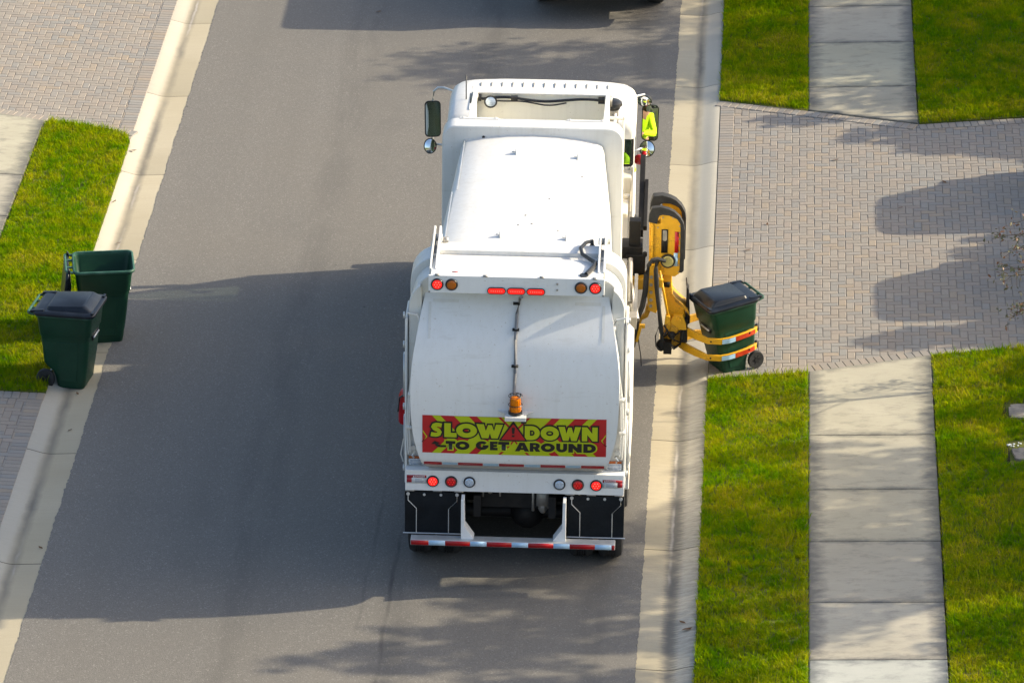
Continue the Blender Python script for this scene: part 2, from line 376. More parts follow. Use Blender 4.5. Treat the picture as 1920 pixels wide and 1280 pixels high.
def catmull(xs, ys, x):
    """monotone-ish smooth interpolation on increasing xs"""
    i = max(0, min(len(xs) - 2, int(np.searchsorted(xs, x) - 1)))
    t = (x - xs[i]) / (xs[i + 1] - xs[i])
    def slope(k):
        if k == 0: return (ys[1] - ys[0]) / (xs[1] - xs[0])
        if k == len(xs) - 1: return (ys[-1] - ys[-2]) / (xs[-1] - xs[-2])
        return (ys[k + 1] - ys[k - 1]) / (xs[k + 1] - xs[k - 1])
    h = xs[i + 1] - xs[i]; m0, m1 = slope(i) * h, slope(i + 1) * h
    return (2*t**3 - 3*t**2 + 1) * ys[i] + (t**3 - 2*t**2 + t) * m0 + (-2*t**3 + 3*t**2) * ys[i + 1] + (t**3 - t**2) * m1
# ------------------------------------------------------------------ the setting
GX = [-14, -5.57, -5.45, -5.27, -4.98, 1.82, 2.12, 2.30, 2.42, 2.46, 16]
GZ = [0.303, 0.05, 0.025, -0.012, 0.0, 0.0, -0.012, 0.022, 0.047, 0.05, 0.592]
def g(x): return float(np.interp(x, GX, GZ))

def sheet(name, poly, dz, mat, thick=0.0, res=None, kind='structure', label=None):
    """polygon in plan, laid at the ground's height + dz (ground slopes only across, so polygons are cut in x by their own corners)"""
    mb = MB(); n = len(poly)
    mb.v = [(x, y, g(x) + dz) for x, y in poly]; mb.f = [tuple(range(n))]
    if thick:
        mb.v += [(x, y, g(x) + dz - thick) for x, y in poly]
        mb.f += [(i, (i + 1) % n, n + (i + 1) % n, n + i) for i in range(n)]
    o = mb.build(name, mat); tag(o, kind=kind); return o

tag(MB().add([(-250, -250, -0.35), (250, -250, -0.35), (250, 400, -0.35), (-250, 400, -0.35)], [(0, 1, 2, 3)]).build('ground', M['soil']), kind='structure')

# road: one sheet, edges a little ragged where the asphalt meets the gutter
ys = np.arange(-40, 70, 0.035); mb = MB()
def ragged(n):
    a = rng.normal(0, 0.004, n); b = np.convolve(rng.normal(0, 0.012, n), np.ones(9) / 9, 'same'); return a + b
eL, eR = ragged(len(ys)), ragged(len(ys)); nY = len(ys)
mb.v = [(-4.985 + eL[i], ys[i], 0.005) for i in range(nY)] + [(1.822 + eR[i], ys[i], 0.005) for i in range(nY)] + \
       [(-4.985 + eL[i], ys[i], -0.03) for i in range(nY)] + [(1.822 + eR[i], ys[i], -0.03) for i in range(nY)]
for i in range(nY - 1):
    mb.f += [(i, nY + i, nY + i + 1, i + 1), (i, i + 1, 2 * nY + i + 1, 2 * nY + i), (nY + i, 3 * nY + i, 3 * nY + i + 1, nY + i + 1)]
tag(mb.build('road', M['asphalt']), kind='structure')

# gutter + rolled kerb, cast in 3.05 m bays with open joints
def kerb(name, side, first):
    xs = [0.0, 0.04, 0.30, 0.33, 0.37, 0.42, 0.47, 0.52, 0.57, 0.61, 0.645]
    zs = [0, 0, -0.012, -0.0125, -0.009, 0.0, 0.014, 0.029, 0.042, 0.049, 0.050]
    base = 1.815 if side > 0 else -4.975
    me = bpy.data.meshes.new(name); V, F, U = [], [], []
    y = first
    while y < 60:
        y0, y1 = y + 0.006, y + 3.05 - 0.006
        rows = [y0, y0 + 0.012, y1 - 0.012, y1]; b = len(V); k = len(xs)
        for r, yy in enumerate(rows):
            for x, z in zip(xs, zs):
                V.append((base + side * x, yy, z - (0.006 if r in (0, 3) else 0))); U.append((x - 0.315, yy))
        for r in range(3):
            for i in range(k - 1): F.append((b + r*k + i, b + r*k + i + 1, b + (r+1)*k + i + 1, b + (r+1)*k + i) if side > 0 else (b + r*k + i, b + (r+1)*k + i, b + (r+1)*k + i + 1, b + r*k + i + 1))
        y += 3.05
    nslab = len(F); b = len(V); k = len(xs)        # dirt in the joints
    for yy in (first, 60):
        for x, z in zip(xs, zs): V.append((base + side * x, yy, z - 0.018)); U.append((0, 0))
    for i in range(k - 1): F.append((b + i, b + i + 1, b + k + i + 1, b + k + i) if side > 0 else (b + i, b + k + i, b + k + i + 1, b + i + 1))
    me.from_pydata(V, [], F); uvl = me.uv_layers.new(name='UVMap')
    for p in me.polygons:
        p.use_smooth = True; p.material_index = 0 if p.index < nslab else 1
        for li in p.loop_indices: uvl.data[li].uv = U[me.loops[li].vertex_index]
    me.materials.append(M['kerb']); me.materials.append(M['joint'])
    o = bpy.data.objects.new(name, me); COL.objects.link(o); tag(o, kind='structure')
kerb('kerb', 1, -39.5); kerb('kerb', -1, -40.25)

# pavements
def pavement(name, slabs, x0, x1, tints):
    V, F, U, T = [], [], [], []
    for (c, tint) in zip(slabs, tints):
        # c: (xl,yl),(xr,yl'),(xr,yu'),(xl,yu)
        cx = sum(p[0] for p in c) / 4; cy = sum(p[1] for p in c) / 4; b = len(V)
        for k, (ins, dz) in enumerate(((0.022, 0.030), (0.008, 0.024), (0.006, -0.05))):
            for (x, y) in c:
                xx = x + (ins if x < cx else -ins); yy = y + (ins if y < cy else -ins)
                V.append((xx, yy, g(xx) + dz)); U.append((-1 if x < cx else 1, -1 if y < cy else 1))
        F.append((b, b+1, b+2, b+3)); T.append(tint)
        for lv in (0, 1):
            for i in range(4):
                j = (i + 1) % 4; F.append((b + lv*4 + i, b + (lv+1)*4 + i, b + (lv+1)*4 + j, b + lv*4 + j)); T.append(tint)
    ns = len(F); b = len(V); y0 = min(v[1] for v in V); y1 = max(v[1] for v in V)
    me = bpy.data.meshes.new(name); me.from_pydata(V, [], F); uvl = me.uv_layers.new(name='UVMap')
    ca = me.attributes.new('tint', 'FLOAT_COLOR', 'FACE')
    for p in me.polygons:
        ca.data[p.index].color = (*T[p.index], 1)
        for li in p.loop_indices: uvl.data[li].uv = U[me.loops[li].vertex_index]
    me.materials.append(M['slab'])
    o = bpy.data.objects.new(name, me); COL.objects.link(o); tag(o, kind='structure')
XL, XR = 3.685, 5.195
def tints(n, special={}):
    out = []
    for i in range(n):
        k = rng.uniform(0.90, 1.08); out.append(special.get(i, (k, k * rng.uniform(0.98, 1.01), k * rng.uniform(0.95, 1.03))))
    return out
low = [-1.03, -2.96, -4.51, -5.93, -7.515, -8.94, -10.45, -11.95, -13.45, -14.95]
sl_ = []
for i in range(len(low) - 1):
    yu, yl = low[i], low[i + 1]
    sl_.append(((XL, yl), (XR, yl - 0.03), (XR, (yu - 0.03) if i else -0.58), (XL, yu)))
up = [8.12, 9.02, 10.85, 12.42, 13.95, 15.45, 17, 18.5]
for i in range(len(up) - 1):
    sl_.append(((XL, up[i]), (XR, up[i] - 0.02 if i else 7.51), (XR, up[i + 1] - 0.02), (XL, up[i + 1])))
pavement('pavement', sl_, XL, XR, tints(len(sl_), {5: (1.08, 1.17, 1.34), 6: (1.03, 1.12, 1.26)}))
sheet('pavement_bed', [(XL + .01, -15), (XR - .01, -15), (XR - .01, -0.62), (XL + .01, -1.06)], 0.004, M['joint'])
sheet('pavement_bed', [(XL + .01, 8.15), (XR - .01, 7.55), (XR - .01, 18), (XL + .01, 18)], 0.004, M['joint'])
sl_ = []; lv = [7.19, 5.1, 3.6, 2.1, 0.6, -0.9, -1.95]
for i in range(len(lv) - 1):
    sl_.append(((-8.35, lv[i + 1]), (-6.83, lv[i + 1]), (-6.83, lv[i]), (-8.35, lv[i] if i else 7.66)))
pavement('pavement', sl_, -8.35, -6.83, tints(len(sl_)))
sheet('pavement_bed', [(-8.34, -1.94), (-6.84, -1.94), (-6.84, 7.15), (-8.34, 7.62)], 0.004, M['joint'])

# paver driveways: every brick a chamfered block in one mesh
BR = [lin(164, 153, 134), lin(158, 149, 133), lin(168, 153, 131), lin(153, 147, 134), lin(146, 146, 137), lin(171, 154, 133), lin(160, 146, 127), lin(178, 156, 124), lin(150, 144, 132), lin(166, 156, 138)]
def inside(poly, x, y):
    r = False; n = len(poly); j = n - 1
    for i in range(n):
        xi, yi = poly[i]; xj, yj = poly[j]
        if (yi > y) != (yj > y) and x < (xj - xi) * (y - yi) / (yj - yi) + xi: r = not r
        j = i
    return r
PATCH = rng.normal(0, 1, (60, 60))
def brick_col(x, y):
    p = PATCH[int(x / 0.55) % 60, int(y / 0.55) % 60]
    k = int(rng.integers(0, len(BR))) if rng.random() < 0.65 else (2 if p > 0.3 else 4 if p < -0.6 else 0)
    m = rng.uniform(0.92, 1.05); m *= .90; mean = (0.280, 0.248, 0.212); return tuple((c * .55 * f_ + a * .45) * m for c, a, f_ in zip(BR[k], mean, (.86, .92, 1.03)))
def driveway(name, keep, area, borders, kx):
    V, F, T = [], [], []
    def brick(cx, cy, hx, hy, ang, dz):
        ca, sa = math.cos(ang), math.sin(ang); gap, ch = 0.0022, 0.0062; b = len(V); tint = brick_col(cx, cy)
        jz = rng.normal(0, 0.0009); tx, ty = rng.normal(0, 0.006), rng.normal(0, 0.006)
        for ins, z in ((gap + ch, 0.0), (gap, -0.0065), (gap, -0.03)):
            for sx, sy in ((-1, -1), (1, -1), (1, 1), (-1, 1)):
                lx, ly = sx * (hx - ins), sy * (hy - ins); x, y = cx + lx * ca - ly * sa, cy + lx * sa + ly * ca
                V.append((x, y, g(max(kx[0], min(kx[1], x))) + dz + z + jz + lx * tx + ly * ty))
        F.append((b, b+1, b+2, b+3)); T.append(tint)
        for l in (0, 4):
            for i in range(4): F.append((b+l+i, b+l+4+i, b+l+4+(i+1) % 4, b+l+(i+1) % 4)); T.append(tint)
    x0, x1, y0, y1 = area; U = 0.1
    for i in range(int((x1 - x0) / U)):
        for j in range(int((y1 - y0) / U)):
            k = (i + j) % 4; x, y = x0 + i * U, y0 + j * U
            if k == 0 and inside(keep, x + U, y + U / 2): brick(x + U, y + U / 2, U, U / 2, 0, 0)
            if k == 2 and inside(keep, x + U / 2, y + U): brick(x + U / 2, y + U, U / 2, U, 0, 0)
    for (p, q, w, dz) in borders:      # rows of bricks laid across the line p-q, on its left hand
        d = math.dist(p, q); n = max(1, round(d / 0.1)); ang = math.atan2(q[1] - p[1], q[0] - p[0])
        for k in range(n):
            t = (k + 0.5) / n; cx = p[0] + (q[0] - p[0]) * t - math.sin(ang) * w / 2; cy = p[1] + (q[1] - p[1]) * t + math.cos(ang) * w / 2
            brick(cx, cy, d / n / 2, w / 2, ang, dz)
    n0 = len(F); b = len(V)
    me = bpy.data.meshes.new(name)
    V += [(x, y, g(x) - 0.006) for x, y in keep]; F.append(tuple(range(b, b + len(keep))))
    T.append((0.11, 0.095, 0.08))
    me.from_pydata(V, [], F)
    at = me.attributes.new('tint', 'FLOAT_COLOR', 'FACE'); at.data.foreach_set('color', np.array([(*t, 1) for t in T], dtype=np.float32).ravel())
    me.materials.append(M['paver'])
    o = bpy.data.objects.new(name, me); COL.objects.link(o); tag(o, kind='structure')
RL = [(2.462, -1.20), (3.685, -1.03), (5.195, -0.57), (6.4, -0.36), (14, -0.2)]
RU = [(2.462, 8.59), (3.685, 8.12), (5.195, 7.51), (6.7, 7.69), (14, 7.9)]
keep = [(2.47, -1.5), (14, -1.0), (14, 8.5), (5.2, 8.0), (2.47, 9.0)]
bord = [((2.665, -1.4), (2.665, 8.7), 0.2, 0.005)]
for a, b in zip(RL[:-1], RL[1:]): bord.append((a, b, 0.2, 0.010))
for a, b in zip(RU[:-1], RU[1:]): bord.append((b, a, 0.2, 0.010))
driveway('driveway', keep, (2.365, 13.0, -1.4, 9.0), bord, (2.46, 16))
LU = [(-13, 8.2), (-8.35, 7.66), (-6.83, 7.19), (-5.572, 6.78)]
keep = [(-13, 7.3), (-8.3, 7.3), (-6.8, 6.9), (-5.66, 6.5), (-5.66, 16), (-13, 16)]
bord = [((-5.775, 16), (-5.775, 6.6), 0.2, 0.005)] + [(a, b, 0.2, 0.010) for a, b in zip(LU[:-1], LU[1:])]
driveway('driveway', keep, (-12.9, -5.5, 6.4, 16.0), bord, (-14, -5.57))
keep = [(-11, -12), (-5.66, -12), (-5.66, -1.9), (-11, -1.9)]
driveway('driveway', keep, (-11, -5.5, -12, -2.05), [((-5.775, -2.03), (-5.775, -12), 0.2, 0.005), ((-5.57, -2.03), (-11, -2.03), 0.2, 0.010)], (-14, -5.57))

# lawns (soil sheet + real blades)
LAWN = {
 'verge_low': [(2.455, -1.20), (2.455, -30), (3.685, -30), (3.685, -1.03)],
 'verge_up': [(2.455, 8.60), (3.685, 8.13), (3.685, 30), (2.455, 30)],
 'lawn_low': [(5.205, -0.57), (5.205, -30), (16, -30), (16, -0.2), (6.4, -0.36)],
 'lawn_up': [(5.205, 7.52), (6.7, 7.70), (16, 7.9), (16, 30), (5.205, 30)],
 'verge_left': [(-6.80, -2.03), (-5.572, -2.03), (-5.572, 6.55), (-5.64, 6.78), (-5.90, 6.98), (-6.45, 7.16), (-6.74, 7.22), (-6.81, 7.12)],
 'lawn_left': [(-14, -1.95), (-8.36, -1.95), (-8.36, 7.6), (-14, 8.2)],
}
for k, poly in LAWN.items(): sheet('lawn', poly, 0.022, M['soil'], 0.06)
def grass(name, poly, clip, dens, seed, holes=()):
    r = np.random.default_rng(seed); x0, x1, y0, y1 = clip
    n = int((x1 - x0) * (y1 - y0) * dens); X = r.uniform(x0, x1, n); Y = r.uniform(y0, y1, n)
    P = np.array(poly); ok = np.zeros(n, bool); j = len(P) - 1
    for i in range(len(P)):
        xi, yi = P[i]; xj, yj = P[j]
        c = ((yi > Y) != (yj > Y)); xx = (xj - xi) * (Y - yi) / ((yj - yi) if yj != yi else 1e-9) + xi
        ok ^= c & (X < xx); j = i
    for (hx0, hx1, hy0, hy1) in holes: ok &= ~((X > hx0) & (X < hx1) & (Y > hy0) & (Y < hy1))
    X, Y = X[ok], Y[ok]; n = len(X)
    # tufts: each blade leans to the nearest of two scattered tuft centres
    nt_ = max(4, int((x1 - x0) * (y1 - y0) * 95)); tx, ty = r.uniform(x0, x1, nt_), r.uniform(y0, y1, nt_)
    from mathutils.kdtree import KDTree
    kd = KDTree(nt_)
    for q_ in range(nt_): kd.insert((tx[q_], ty[q_], 0), q_)
    kd.balance(); near = np.array([kd.find((a_, b_, 0))[1] for a_, b_ in zip(X.tolist(), Y.tolist())], int)
    hsh = r.random(nt_)[near]; pull = r.uniform(0, .34, n); X = X + (tx[near] - X) * pull; Y = Y + (ty[near] - Y) * pull
    X = X + r.normal(0, .010, n); Y = Y + r.normal(0, .010, n)
    # tufts: pull blades towards random centres; heights vary in patches
    patch = np.sin(X * 2.1 + seed) * np.sin(Y * 1.3 + 1.7 * seed) * 0.5 + np.sin(X * 5.3 + 2) * np.sin(Y * 4.1) * 0.3
    h = (0.050 + 0.016 * patch) * (.82 + .34 * hsh) * r.lognormal(0, 0.33, n); a = r.uniform(0, 2 * np.pi, n); lean = np.abs(r.normal(0.55, 0.35, n)) * h
    wd = r.uniform(0.0022, 0.0046, n); ta = r.uniform(0, 2 * np.pi, n)
    z = np.interp(X, GX, GZ) + 0.018
    dx, dy = np.cos(a) * lean, np.sin(a) * lean; wx, wy = np.cos(ta) * wd, np.sin(ta) * wd
    V = np.empty((n, 5, 3), np.float32)
    V[:, 0] = np.stack([X - wx, Y - wy, z], 1); V[:, 1] = np.stack([X + wx, Y + wy, z], 1)
    V[:, 2] = np.stack([X + wx * .8 + dx * .35, Y + wy * .8 + dy * .35, z + h * .62], 1); V[:, 3] = np.stack([X - wx * .8 + dx * .35, Y - wy * .8 + dy * .35, z + h * .62], 1)
    V[:, 4] = np.stack([X + dx, Y + dy, z + h], 1)
    me = bpy.data.meshes.new(name); b = np.arange(n)[:, None] * 5
    loops = np.concatenate([b + [[0, 1, 2, 3]], b + [[3, 2, 4]]], 1).astype(np.int32).ravel()
    me.vertices.add(n * 5); me.vertices.foreach_set('co', V.ravel()); me.loops.add(len(loops)); me.loops.foreach_set('vertex_index', loops)
    st = np.stack([np.arange(n) * 7, np.arange(n) * 7 + 4], 1).astype(np.int32).ravel()
    me.polygons.add(2 * n); me.polygons.foreach_set('loop_start', st)
    at = me.attributes.new('tint', 'FLOAT_VECTOR', 'POINT'); t = np.repeat(np.stack([r.random(n), r.random(n), r.random(n)], 1), 5, 0).astype(np.float32)
    at.data.foreach_set('vector', t.ravel())
    me.update(calc_edges=True); me.validate(); me.materials.append(M['grass'])
    o = bpy.data.objects.new(name, me); COL.objects.link(o); tag(o, kind='stuff'); return o
D = 6200
STONES = [(6.03, 6.9, -2.60, -2.10), (6.02, 6.9, -3.86, -3.22)]
grass('grass', LAWN['verge_low'], (2.45, 3.70, -10.2, -1.0), D, 1)
grass('grass', LAWN['verge_up'], (2.45, 3.70, 8.0, 14), D, 2)
grass('grass', LAWN['lawn_low'], (5.2, 7.2, -10.2, -0.2), D, 3, STONES)
grass('grass', LAWN['lawn_up'], (5.2, 7.6, 7.4, 14), D, 4)
grass('grass', LAWN['verge_left'], (-7.0, -5.56, -2.1, 7.3), D, 5)
# ------------------------------------------------------------------ refuse truck (x measured from the truck's centre line)
XC, YC = 0.335, -2.5
truck = empty('refuse_truck', (XC, YC, 0.006), 'white side-loading refuse truck with a yellow lift arm seen from behind and above', 'truck')
truck.rotation_euler = (0, R(0.55), R(0.52))
TO = (0, YC, 0)
def tb(mb, name, mat, parent=truck, **k): return mb.build(name, mat, parent, TO, **k)
def tbs(mb, name, mat, parent=truck, **k): return [tb(p, name, mat, parent, **k) for p in split(mb)]

# --- chassis and wheels
mb = MB()
for s in (-1, 1): mb.box(s*0.38, s*0.46, -6.75, 2.6, 0.72, 0.98)
for y in (-6.5, -5.4, -3.9, -2.0, 0.2, 1.6): mb.box(-0.38, 0.38, y - .06, y + .06, 0.76, 0.94)
mb.tube([(0.12, -6.0, 0.52), (0.10, -3.0, 0.66), (0.05, 0.5, 0.75)], 0.06)
for y in (-6.08, -4.76, 1.75):
    mb.tube([(-1.0, y, 0.5), (1.0, y, 0.5)], 0.075, 10); mb.ell((0.12, y, 0.52), (0.2, 0.24, 0.21))
tb(mb, 'chassis', M['darksteel'])
tb(MB().box(-.58, .58, -5.65, -4.0, .42, 1.06).box(-.60, -.585, -6.55, -4.2, .40, 1.08).box(.585, .60, -6.55, -4.2, .40, 1.08), 'belly_blocker', M['rubber'])  # dark box and walls added to keep the underbody black
for s in (-1, 1): tbs(MB().box(s*.63, s*1.19, -5.66, -5.16, .10, 1.0).box(s*.63, s*1.19, -4.30, -4.0, .25, 1.0), 'wheel_gap_blocker', M['rubber'])  # solid blocks added beside the wheels to stop sun leaking underneath
tb(MB().box(-.95, .95, -4.1, .2, .48, .70), 'belly_tank', M['darksteel'])
mb = MB()                                            # pipes and valves hanging under the tail
for x, h in ((-0.36, .11), (-0.28, .07), (-0.17, .10), (-.08, .05), (0.72, .13), (0.64, .08)): mb.tube([(x, -6.62, 1.02), (x, -6.62, 1.02 - h)], 0.012, 6)
mb.box(-.30, -.255, -6.68, -6.63, 0.98, 1.06); mb.box(0.56, 0.60, -6.68, -6.63, 0.98, 1.06)
mb.tube([(0.20, -6.55, 1.02), (0.20, -6.55, .72)], .018, 6); mb.box(.24, .42, -6.60, -6.45, .80, 1.0); mb.ell((.31, -6.52, .78), (.06, .08, .10), 10, 6); mb.ell((.37, -6.52, .86), (.05, .08, .12), 10, 6)
tbs(mb, 'underbody_valve', M['steel'])
def wheel(xin, xout, y, r=0.505, dual=False):
    s = 1 if xout > 0 else -1; wdt = abs(xout - xin)
    def tyre(a, b):
        m_ = abs(b - a); lo = min(a, b)
        prof = [(0.30, 0.03), (0.42, 0.0), (0.475, 0.012), (r - 0.008, 0.045), (r, 0.07)]
        for k in range(1, 5):
            h = 0.07 + (m_ - 0.14) * k / 5
            prof += [(r, h - 0.008), (r - 0.014, h - 0.004), (r - 0.014, h + 0.004), (r, h + 0.008)]
        prof += [(r, m_ - 0.07), (r - 0.008, m_ - 0.045), (0.475, m_ - 0.012), (0.42, m_), (0.30, m_ - 0.03)]
        return prof, lo
    mb = MB()
    if dual:
        half = (wdt - 0.05) / 2
        for a, b in ((xin, xin + s*half), (xout - s*half, xout)):
            pr, lo = tyre(a, b); mb.lathe(pr, (lo, y, r), 'x', 40)
    else:
        pr, lo = tyre(xin, xout); mb.lathe(pr, (lo, y, r), 'x', 40)
    t = tb(mb, 'wheel', M['rubber'])
    mb = MB(); x0 = xout - s*0.10
    mb.lathe([(0.02, 0), (0.30, 0.0), (0.315, s*0.075), (0.29, s*0.08), (0.27, s*0.02), (0.14, s*0.0), (0.12, s*0.09), (0.02, s*0.10)], (x0, y, r), 'x', 28)
    for k in range(10):
        a = 2*math.pi*k/10; mb.tube([(x0, y + .19*math.cos(a), r + .19*math.sin(a)), (x0 + s*.045, y + .19*math.cos(a), r + .19*math.sin(a))], .016, 6)
    tb(mb, 'rim', M['galv'], t); t.children[0].location = (0, 0, 0)
for s in (-1, 1):
    wheel(s*0.61, s*1.215, -6.08, dual=True); wheel(s*0.64, s*1.245, -4.76, dual=True); wheel(s*0.90, s*1.22, 1.75)

# --- compactor body: tapered barrel between bulkhead and tailgate
def bsec(y):
    t = (y + 2.25) / (-5.98 + 2.25)
    wt = 0.815 + 0.115 * t; wm = 0.955 + 0.14 * t; z0 = 3.555
    half = [(0, z0 + 0.075), (wt*.35, z0 + 0.066), (wt*.7, z0 + 0.036), (wt - .05, z0 - 0.002), (wt, z0 - 0.03), (wt + .025, z0 - .10), (wt + (wm-wt)*.55, 3.0), (wt + (wm-wt)*.85, 2.6), (wm, 2.1), (wm, 1.5), (wm - .06, 1.12)]
    return [(x, y, z) for x, z in half] + [(-x, y, z) for x, z in reversed(half[1:])]
body = MB().loft([bsec(y) for y in np.linspace(-2.2, -6.0, 8)]); body = tb(body, 'body', M['white'], smooth=50)
def roofz(x, y):
    t = (y + 2.25) / (-3.73); wt = 0.815 + 0.115*t; a = min(1, abs(x) / wt); return 3.555 + 0.075 * (1 - a ** 1.8)
mb = MB()                                            # raised seam of the roof sheet, lugs, bolts
for (x0, y0, x1, y1) in ((-0.80, -2.36, -0.805, -4.0), (-0.86, -4.05, -0.865, -5.9)):
    n = 8
    pts = [(x0 + (x1-x0)*k/n, y0 + (y1-y0)*k/n) for k in range(n + 1)]
    mb.loft([[(x - .006, y, roofz(x, y) + .0005), (x - .005, y, roofz(x, y) + .004), (x + .005, y, roofz(x, y) + .004), (x + .006, y, roofz(x, y) + .0005)] for x, y in pts])
tbs(mb, 'roof_seam', M['galv'], body)
for x, y in ((-0.17, -2.95), (0.55, -2.98), (-0.24, -5.55), (0.50, -5.55)):
    mb = MB(); z = roofz(x, y); mb.prism([(y - .05, z - .01), (y + .05, z - .01), (y + .02, z + .06), (y - .02, z + .06)], 'x', x - .008, x + .008); mb.box(x - .05, x + .008, y + .05, y + .062, z - .005, z + .012)
    tb(mb, 'lifting_lug', M['white'], body)
mb = MB()
for x, y in ((-.55, -2.35), (.62, -3.55), (.27, -4.35), (.1, -5.15), (.73, -5.6), (.93, -5.35), (-.05, -5.2), (.4, -5.3), (.02, -4.9)): mb.lathe([(0.0001, .006), (.010, .006), (.013, 0)], (x, y, roofz(x, y) + .001), 'z', 8)
tbs(mb, 'roof_bolt', M['steel'], body)
# low side skirts, tanks and gear along the sides
mb = MB()
for s in (-1, 1): mb.prism([(s*1.19, .46), (s*1.255, .46), (s*1.255, 1.62), (s*1.12, 1.78), (s*1.08, 1.72), (s*1.19, 1.58)], 'y', -5.35, -3.35)
tbs(mb, 'side_skirt', M['white_side'], bevel=.01)
mb = MB().box(-1.16, -1.04, -5.2, -4.6, 2.1, 2.9); mb.tube([(-1.15, -2.6, 2.35), (-1.15, -4.9, 2.3)], .03); mb.box(-1.17, -1.0, -4.35, -4.2, 2.3, 2.5)
tbs(mb, 'side_locker', M['white'], bevel=.015)

# --- bulkhead hoop at the front of the body
o = MB().prism(rrect(-1.07, 1.07, 1.05, 3.735, 0.17, 7, 'cd'), 'y', -2.36, -2.08)
bulk = tb(o, 'bulkhead', M['white'], bevel=0.022, seg=3)
for s in (-1, 1):
    mb = MB(); mb.prism(rrect(s*.63 - .24, s*.63 + .22, -2.13, -2.085, .012, 3), 'z', 3.733, 3.743)
    for dx in (-.2, .18): mb.lathe([(.012, .012), (.014, 0)], (s*.63 + dx, -2.105, 3.742), 'z', 8)
    tb(mb, 'cover_plate', M['white'], bulk)
mb = MB().lathe([(.0001, -.004), (.018, -.004), (.018, 0)], (-.58, -2.362, 3.60), 'y', 12); tb(mb, 'bolt_hole', M['black'], bulk)

# --- hopper
mb = MB()
for s in (-1, 1):
    mb.prism([(-2.09, 1.2), (-0.24, 1.2), (-0.24, 3.385), (-0.36, 3.425), (-2.09, 3.62)], 'x', *((-.80, -.75) if s < 0 else (.81, .86)))
mb.box(-.75, .81, -.30, -.24, 1.2, 3.395)
hop = tb(mb, 'hopper', M['cream'], bevel=.008)
tb(MB().prism([(-.20, 3.395), (-.33, 3.39), (-.33, 3.41), (-.20, 3.44)], 'x', -.82, .875), 'hopper_lip', M['white_side'], hop, bevel=.006)
mb = MB()
for s in (-1, 1): mb.box(*((-.84, -.74) if s < 0 else (.80, .89)), -.43, -.36, 3.30, 3.41)
tbs(mb, 'lip_bracket', M['steel'], hop)
pts = [(-.76, -.37, 3.36)] + [(x, -.37 + .01*math.sin(9*x), 3.345 - .022*math.sin(6.5*x + 1)) for x in np.linspace(-.68, .74, 22)] + [(.80, -.37, 3.36)]
mb = MB().tube(pts, .017, 6); mb.tube([(x, y - .01, z - .035 - .012*math.sin(11*x)) for x, y, z in pts[2:17]], .010, 5)
mb.box(.72, .80, -.40, -.32, 3.32, 3.38); mb.box(-.76, -.70, -.4, -.32, 3.32, 3.38); mb.box(-.34, -.26, -.40, -.34, 3.33, 3.38)
tb(mb, 'hydraulic_hose', M['black'], hop)
wl = tb(MB().lathe([(.0001, .06), (.05, .05), (.075, .0), (.082, -.02)], (-.585, -.42, 3.33), 'y', 20), 'work_light', M['black'], hop)
wl2 = tb(MB().lathe([(.0001, -.012), (.045, -.010), (.068, .004)], (-.585, -.44, 3.33), 'y', 20), 'lens', M['clear_lens'], hop)
mb = MB().lathe([(.0001, .12), (.08, .11), (.115, .085), (.122, .05), (.10, .03), (.09, 0)], (.885, .15, 3.06), 'z', 24)
pc = tb(mb, 'air_cleaner', M['black']); tb(MB().lathe([(.075, 0), (.075, .55)], (.885, .15, 2.52), 'z', 18), 'intake_pipe', M['steel'], pc)
tbs(MB().box(.90, .94, -.35, .12, 2.98, 3.02).box(1.02, 1.05, -.4, -.36, 2.7, 3.15).box(.86, 1.05, -.40, -.36, 3.12, 3.15), 'hopper_rail', M['white'], hop)

# --- cab
def csec(y, x, zt, zb, r=0.13):
    return [(px, y, pz) for px, pz in rrect(-x, x, zb, zt, r, 5, 'cd')]
WZ0, WZ1, WY0, WY1 = 1.45, 2.42, 0.98, 2.22
mb = MB()
# roof cap: crowned lid with rolled edges
secs = []; UP = .045
for y, zt, x in ((0.50, 2.66, 1.11), (0.52, 2.72, 1.14), (0.60, 2.755, 1.165), (1.2, 2.785, 1.17), (1.5, 2.782, 1.168), (1.65, 2.775, 1.155), (1.76, 2.762, 1.125), (1.84, 2.748, 1.08), (1.90, 2.73, 1.02), (1.95, 2.70, .95), (2.0, 2.65, .90), (2.06, 2.56, .88)):
    zt += UP
    half = [(0, zt), (x*.5, zt - .003), (x*.8, zt - .018), (x - .09, zt - .035), (x - .03, zt - .07), (x, zt - .13 if zt > 2.7 else min(zt - .02, 2.56)), (x, 2.53)]
    secs.append([(a, y, max(b, 2.53)) for a, b in half] + [(-a, y, max(b, 2.53)) for a, b in reversed(half[1:])])
mb.loft(secs); roof = tb(mb, 'cab_roof', M['white'], smooth=60)
mb = MB()
for k in range(14):
    x = -.86 + k * 1.72 / 13
    mb.loft([[(x - .054, y, z - .004), (x - .047, y, z + .018), (x + .047, y, z + .018), (x + .054, y, z - .004)] for y, z in ((0.70, 2.797 - .020*abs(x)**2), (.76, 2.803 - .020*abs(x)**2), (1.2, 2.817 - .02*abs(x)**2), (1.26, 2.811 - .02*abs(x)**2))])
tb(mb, 'roof_rib', M['white'], roof, bevel=.006)
for k in range(13):
    x = -.86 + 1.72/13*(k + .5); zz = 2.830 - .02*(x/.94)**2
    tb(MB().box(x - .010, x + .010, 1.40, 1.62, zz - .012, zz + .003), 'rib_shade', M['steel'], roof)  # grey strips paint the shaded flanks of the roof ribs
tb(MB().tube([(-.955, 1.05, 2.76), (-.955, 1.05, 3.12)], .008, 6).tube([(-.955, 1.05, 2.74), (-.955, 1.05, 2.80)], .02, 8), 'antenna', M['black'], roof)
